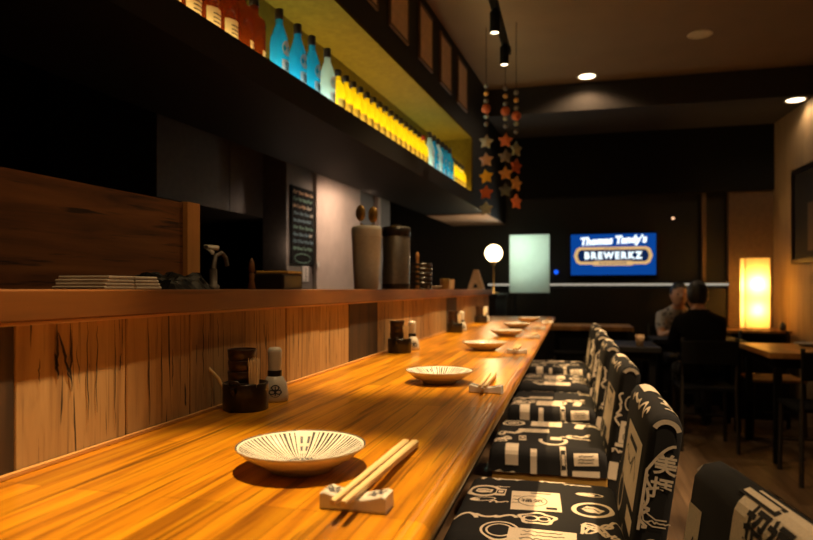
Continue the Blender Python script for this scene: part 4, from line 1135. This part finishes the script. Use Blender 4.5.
# ------------------------------------------------------------------ people
def skin_mesh(nodes, links, root):
    """nodes: name->(co, radius)"""
    keys = list(nodes); me = bpy.data.meshes.new('skin_tmp')
    me.from_pydata([nodes[k][0] for k in keys], [(keys.index(a), keys.index(b)) for a, b in links], [])
    o = bpy.data.objects.new('skin_tmp', me); COL.objects.link(o)
    md = o.modifiers.new('s', 'SKIN'); md.use_smooth_shade = True
    for k, d in zip(keys, me.skin_vertices[0].data):
        r = nodes[k][1]; d.radius = (r, r) if not isinstance(r, tuple) else r; d.use_root = (k == root)
    s2 = o.modifiers.new('d', 'SUBSURF'); s2.levels = 2; s2.render_levels = 2
    dg = bpy.context.evaluated_depsgraph_get(); dg.update()
    m2 = bpy.data.meshes.new_from_object(o.evaluated_get(dg))
    vs = [tuple(v.co) for v in m2.vertices]; fs = [tuple(p.vertices) for p in m2.polygons]
    bpy.data.objects.remove(o); bpy.data.meshes.remove(me); bpy.data.meshes.remove(m2)
    return vs, fs
def remesh(mb, voxel, name, mats, parent, smooth=4):
    o = mb.build('remesh_tmp', 'skin')
    md = o.modifiers.new('r', 'REMESH'); md.mode = 'VOXEL'; md.voxel_size = voxel; md.use_smooth_shade = True
    sm = o.modifiers.new('k', 'SMOOTH'); sm.iterations = smooth; sm.factor = .5
    dg = bpy.context.evaluated_depsgraph_get(); dg.update()
    me = bpy.data.meshes.new_from_object(o.evaluated_get(dg)); old = o.data
    bpy.data.objects.remove(o); bpy.data.meshes.remove(old)
    me.name = name; me.materials.clear()
    for k in mats: me.materials.append(M_[k])
    bm = bmesh.new(); bm.from_mesh(me); seen = set(); best = []      # keep the one continuous outer surface
    for v in bm.verts:
        if v in seen: continue
        st = [v]; comp = []; seen.add(v)
        while st:
            q = st.pop(); comp.append(q)
            for e in q.link_edges:
                o2 = e.other_vert(q)
                if o2 not in seen: seen.add(o2); st.append(o2)
        if len(comp) > len(best): best = comp
    keep = set(best); bmesh.ops.delete(bm, geom=[v for v in bm.verts if v not in keep], context='VERTS'); bm.to_mesh(me); bm.free()
    r = bpy.data.objects.new(name, me); COL.objects.link(r); r.parent = parent
    me.polygons.foreach_set('use_smooth', [True]*len(me.polygons))
    return r
def person(label, x, y, rz, shirt, lean=.10, sleeve='short', sc=1.):
    """seated, facing local +y, seat at .46"""
    t = thing('person', label, 'person', (x, y, .47*(1-sc)), rz)
    Z = .565; n = {}
    n['pelvis'] = ((0, -.02, Z), (.140, .115)); n['waist'] = ((0, -.02+lean*.3, Z+.17), (.130, .10)); n['chest'] = ((0, -.02+lean*.9, Z+.34), (.140, .11))
    n['neckb'] = ((0, lean*1.15-.02, Z+.455), (.078, .064)); n['neck'] = ((0, lean*1.3, Z+.51), .055)
    L = [('pelvis', 'waist'), ('waist', 'chest'), ('chest', 'neckb'), ('neckb', 'neck')]
    hands = []
    for s, sg in (('l', -1), ('r', 1)):
        n['sh'+s] = ((sg*.148, -.02+lean*.95, Z+.375), .062); n['el'+s] = ((sg*.180, .12+lean, Z+.18), .042)
        n['wr'+s] = ((sg*.12, .335+lean, Z+.245), .028); n['pa'+s] = ((sg*.095, .405+lean, Z+.245), (.036, .018))
        n['hip'+s] = ((sg*.095, .03, Z-.015), .078); n['kn'+s] = ((sg*.115, .42, Z-.02), .062); n['an'+s] = ((sg*.115, .40, .09), .040); n['to'+s] = ((sg*.125, .55, .035), (.042, .030))
        L += [('chest', 'sh'+s), ('sh'+s, 'el'+s), ('el'+s, 'wr'+s), ('wr'+s, 'pa'+s), ('pelvis', 'hip'+s), ('hip'+s, 'kn'+s), ('kn'+s, 'an'+s), ('an'+s, 'to'+s)]
    vs, fs = skin_mesh(n, L, 'pelvis')
    b = MB(); b.add(vs, fs)
    hc = Vector((0, lean*1.3+.025, Z+.585))
    b.sphere(hc, .1, 24, 16, 0, (.76, .93, 1.14)); b.sphere(hc+Vector((0, .030, -.055)), .06, 16, 12, 0, (.85, .9, 1.0))
    b.tube([hc+Vector((0, .085, .015)), hc+Vector((0, .110, -.022))], [.010, .016], 8)           # nose
    b.sphere(hc+Vector((0, .080, -.058)), .018, 12, 8, 0, (1.3, .6, .45))                          # lips
    for sg in (-1, 1): b.sphere(hc+Vector((sg*.076, -.005, -.010)), .03, 12, 8, 0, (.35, .6, 1.))  # ears
    for s, sg in (('l', -1), ('r', 1)):                                                           # fingers, slightly curled
        p = Vector(n['pa'+s][0])
        for k in range(4):
            ox = -.027+.018*k; ln = [.060, .072, .076, .066][k if sg < 0 else 3-k]
            b.tube([p+Vector((ox, .0, 0)), p+Vector((ox*1.1, .03, 0)), p+Vector((ox*1.15, .03+ln*.45, -.008)), p+Vector((ox*1.15, .03+ln*.8, -.026))], [.010, .0095, .009, .0075], 8)
        b.tube([p+Vector((-sg*.025, -.03, 0)), p+Vector((-sg*.052, .0, -.004)), p+Vector((-sg*.060, .03, -.012))], [.011, .010, .008], 8)
    body = remesh(b, .0075, 'body', ['skin', 'trouser'], t)
    for pl_ in body.data.polygons:
        if pl_.center.z < Z+.04 and abs(pl_.center.x) < .2 and pl_.center.y < .5+.2 and not (pl_.center.y > .25 and pl_.center.z > Z+.13): pl_.material_index = 1
    # shirt: follows the body surface, a little outside it
    segs = [('pelvis', 'waist', 'T'), ('waist', 'chest', 'T'), ('chest', 'neckb', 'T'), ('neckb', 'neck', 'N')]
    for q in 'lr': segs += [('chest', 'sh'+q, 'T'), ('sh'+q, 'el'+q, 'U'), ('el'+q, 'wr'+q, 'F'), ('wr'+q, 'pa'+q, 'H'), ('pelvis', 'hip'+q, 'T'), ('hip'+q, 'kn'+q, 'L')]
    def part_of(p):
        best = None
        for a, b_, k in segs:
            A, B_ = Vector(n[a][0]), Vector(n[b_][0]); d = B_-A; u = max(0, min(1, (p-A).dot(d)/d.length_squared))
            ra, rb = [(v[1] if not isinstance(v[1], tuple) else sum(v[1])/2) for v in (n[a], n[b_])]
            e = (p-A-d*u).length-(ra+(rb-ra)*u)
            if best is None or e < best[0]: best = (e, k, u)
        return best[1], best[2]
    def covered(p):
        if p.z > Z+.485 or p.z < Z-.06: return False
        k, u = part_of(p)
        return k == 'T' or (k == 'N' and u < .45) or (k == 'U' and (sleeve == 'long' or u < .7)) or (k == 'F' and sleeve == 'long' and u < .85)
    bm = bmesh.new(); bm.from_mesh(body.data); bm.normal_update()
    nr = {v: v.normal.copy() for v in bm.verts}
    for v in bm.verts: v.co += nr[v]*.008
    bmesh.ops.delete(bm, geom=[v for v in bm.verts if not covered(v.co)], context='VERTS')
    for _ in range(3): bmesh.ops.smooth_vert(bm, verts=[v for v in bm.verts if not v.is_boundary], factor=.3, use_axis_x=True, use_axis_y=True, use_axis_z=True)
    me = bpy.data.meshes.new('shirt'); bm.to_mesh(me); bm.free(); me.materials.clear(); me.materials.append(M_[shirt])
    for pl_ in me.polygons: pl_.material_index = 0; pl_.use_smooth = True
    so = bpy.data.objects.new('shirt', me); COL.objects.link(so); so.parent = t
    # hair
    m = MB(); m.sphere(hc+Vector((0, -.016, .022)), .104, 24, 16, 0, (.80, .92, 1.10))
    hair = remesh(m, .008, 'hair', ['hair'], t, 1)
    bm = bmesh.new(); bm.from_mesh(hair.data)
    dl = [v for v in bm.verts if (v.co.y-hc.y) > .030 and (v.co.z-hc.z) < .055 or (v.co.z-hc.z) < -.062]
    bmesh.ops.delete(bm, geom=dl, context='VERTS'); bm.to_mesh(hair.data); bm.free()
    t.scale = (sc, sc, sc)
    for sg in (-1, 1):
        e = MB().sphere(hc+Vector((sg*.030, .079, .008)), .009, 10, 8).build('eye', 'eye', t)
    return t
person('person seen from behind in a black shirt, seated at the far dark table', .950, 5.26, 0, 'shirt_black', .12, 'long', .95)
person('person in a grey patterned shirt facing the camera, seated at the far dark table', .955, 6.62, PI+.10, 'shirt_grey', .12, 'short', .95)

# ------------------------------------------------------------------ lights
def spot(name, loc, target, power, col, angle, blend=.5, size=.03):
    l = bpy.data.lights.new(name, 'SPOT'); l.energy = power; l.color = col; l.spot_size = rad(angle); l.spot_blend = blend; l.shadow_soft_size = size
    o = bpy.data.objects.new(name, l); COL.objects.link(o); o.location = loc
    o.rotation_euler = (Vector(target)-Vector(loc)).to_track_quat('-Z', 'Y').to_euler(); return o
def point(name, loc, power, col, size=.03):
    l = bpy.data.lights.new(name, 'POINT'); l.energy = power; l.color = col; l.shadow_soft_size = size
    o = bpy.data.objects.new(name, l); COL.objects.link(o); o.location = loc; return o
WARM = (1., .66, .30)
zl = 2.36
aims = [(-.42, .60), (-.44, 1.76), (-.40, 2.60), (-.34, 3.30), (-.32, 4.30)]
for (y, nm), (ax, ay), sp_, pw_ in zip(heads, aims, (15, 15, 15, 20, 60), (190, 200, 150, 130, 200)):
    spot('track_light', (-.35, y, zl), (ax, ay, CT), pw_, WARM, 34 if y < 1. else 39, .6, .018)
    spot('track_spill', (-.35, y, zl), (-.36, y+.1, CT), sp_, WARM, 110 if y < 3.2 else 140, 1., .02)
for y, p_ in ((.30, 70), (1.15, 310), (2.0, 300), (2.8, 290), (3.55, 260), (4.22, 200)):
    spot('downlight_light', (.98, y, CH-.02), (.25, y+.5, .62), p_, (1., .68, .38), 32, .6, .04)
spot('downlight_light', (.128, 5.86, CH-.02), (.128, 5.86, 0), 26, (1., .70, .42), 150, .4, .05)
spot('downlight_light', (1.86, 6.16, 2.78), (1.86, 6.16, 0), 6, (1., .70, .42), 150, .4, .05)
point('globe_bulb_glow', (-.745, 6.18, 1.525), 4, (1., .66, .32), .06)
for z, p in ((1.22, 9), (.98, 5)):
    point('lantern_bulb', (1.655, 6.585, z), p, (1., .58, .18), .03)
a = bpy.data.lights.new('screen_backlight', 'AREA'); a.shape = 'RECTANGLE'; a.size = .16; a.size_y = .16; a.energy = 5.; a.color = (.86, 1., .90)
o = bpy.data.objects.new('screen_backlight', a); COL.objects.link(o); o.location = (-.52, 6.80, 1.60); o.rotation_euler = (rad(90), 0, PI*0)
o.rotation_euler = (Vector((0, -1, -.1))).to_track_quat('-Z', 'Y').to_euler()
p = S(4.35, 1.70, 1.87); q = S(4.50, 2.12, 1.35)
point('kitchen_fill', S(3.75, 2.05, 1.45), .4, (1., .74, .52), .05)  # added fill without a fixture, lifts the dark steel cabinet
spot('kitchen_lamp', p, q, 20, (1., .70, .5), 165, .6, .05)

w = bpy.data.worlds.new('dim_surround'); scene.world = w; w.use_nodes = True
bgn = w.node_tree.nodes['Background']; bgn.inputs[0].default_value = (1., .86, .70, 1); bgn.inputs[1].default_value = .004

# ------------------------------------------------------------------ camera and view
cam = bpy.data.cameras.new('camera'); cam.sensor_width = 36.; cam.lens = 640*36/813; cam.shift_y = 19.4/813
cam.clip_start = .02
cam.dof.use_dof = True; cam.dof.focus_distance = 1.15; cam.dof.aperture_fstop = 4.5
co = bpy.data.objects.new('camera', cam); COL.objects.link(co)
co.location = (0, 0, 1.17); co.rotation_euler = (rad(90), 0, rad(14.5)); scene.camera = co
vs = scene.view_settings
scene.display_settings.display_device = 'sRGB'
vs.view_transform = 'Standard'; vs.look = 'None'; vs.exposure = 0.; vs.gamma = 1.; vs.use_curve_mapping = False
scene.cycles.use_denoising = True
scene.cycles.sample_clamp_indirect = 4.
scene.cycles.transparent_max_bounces = 16
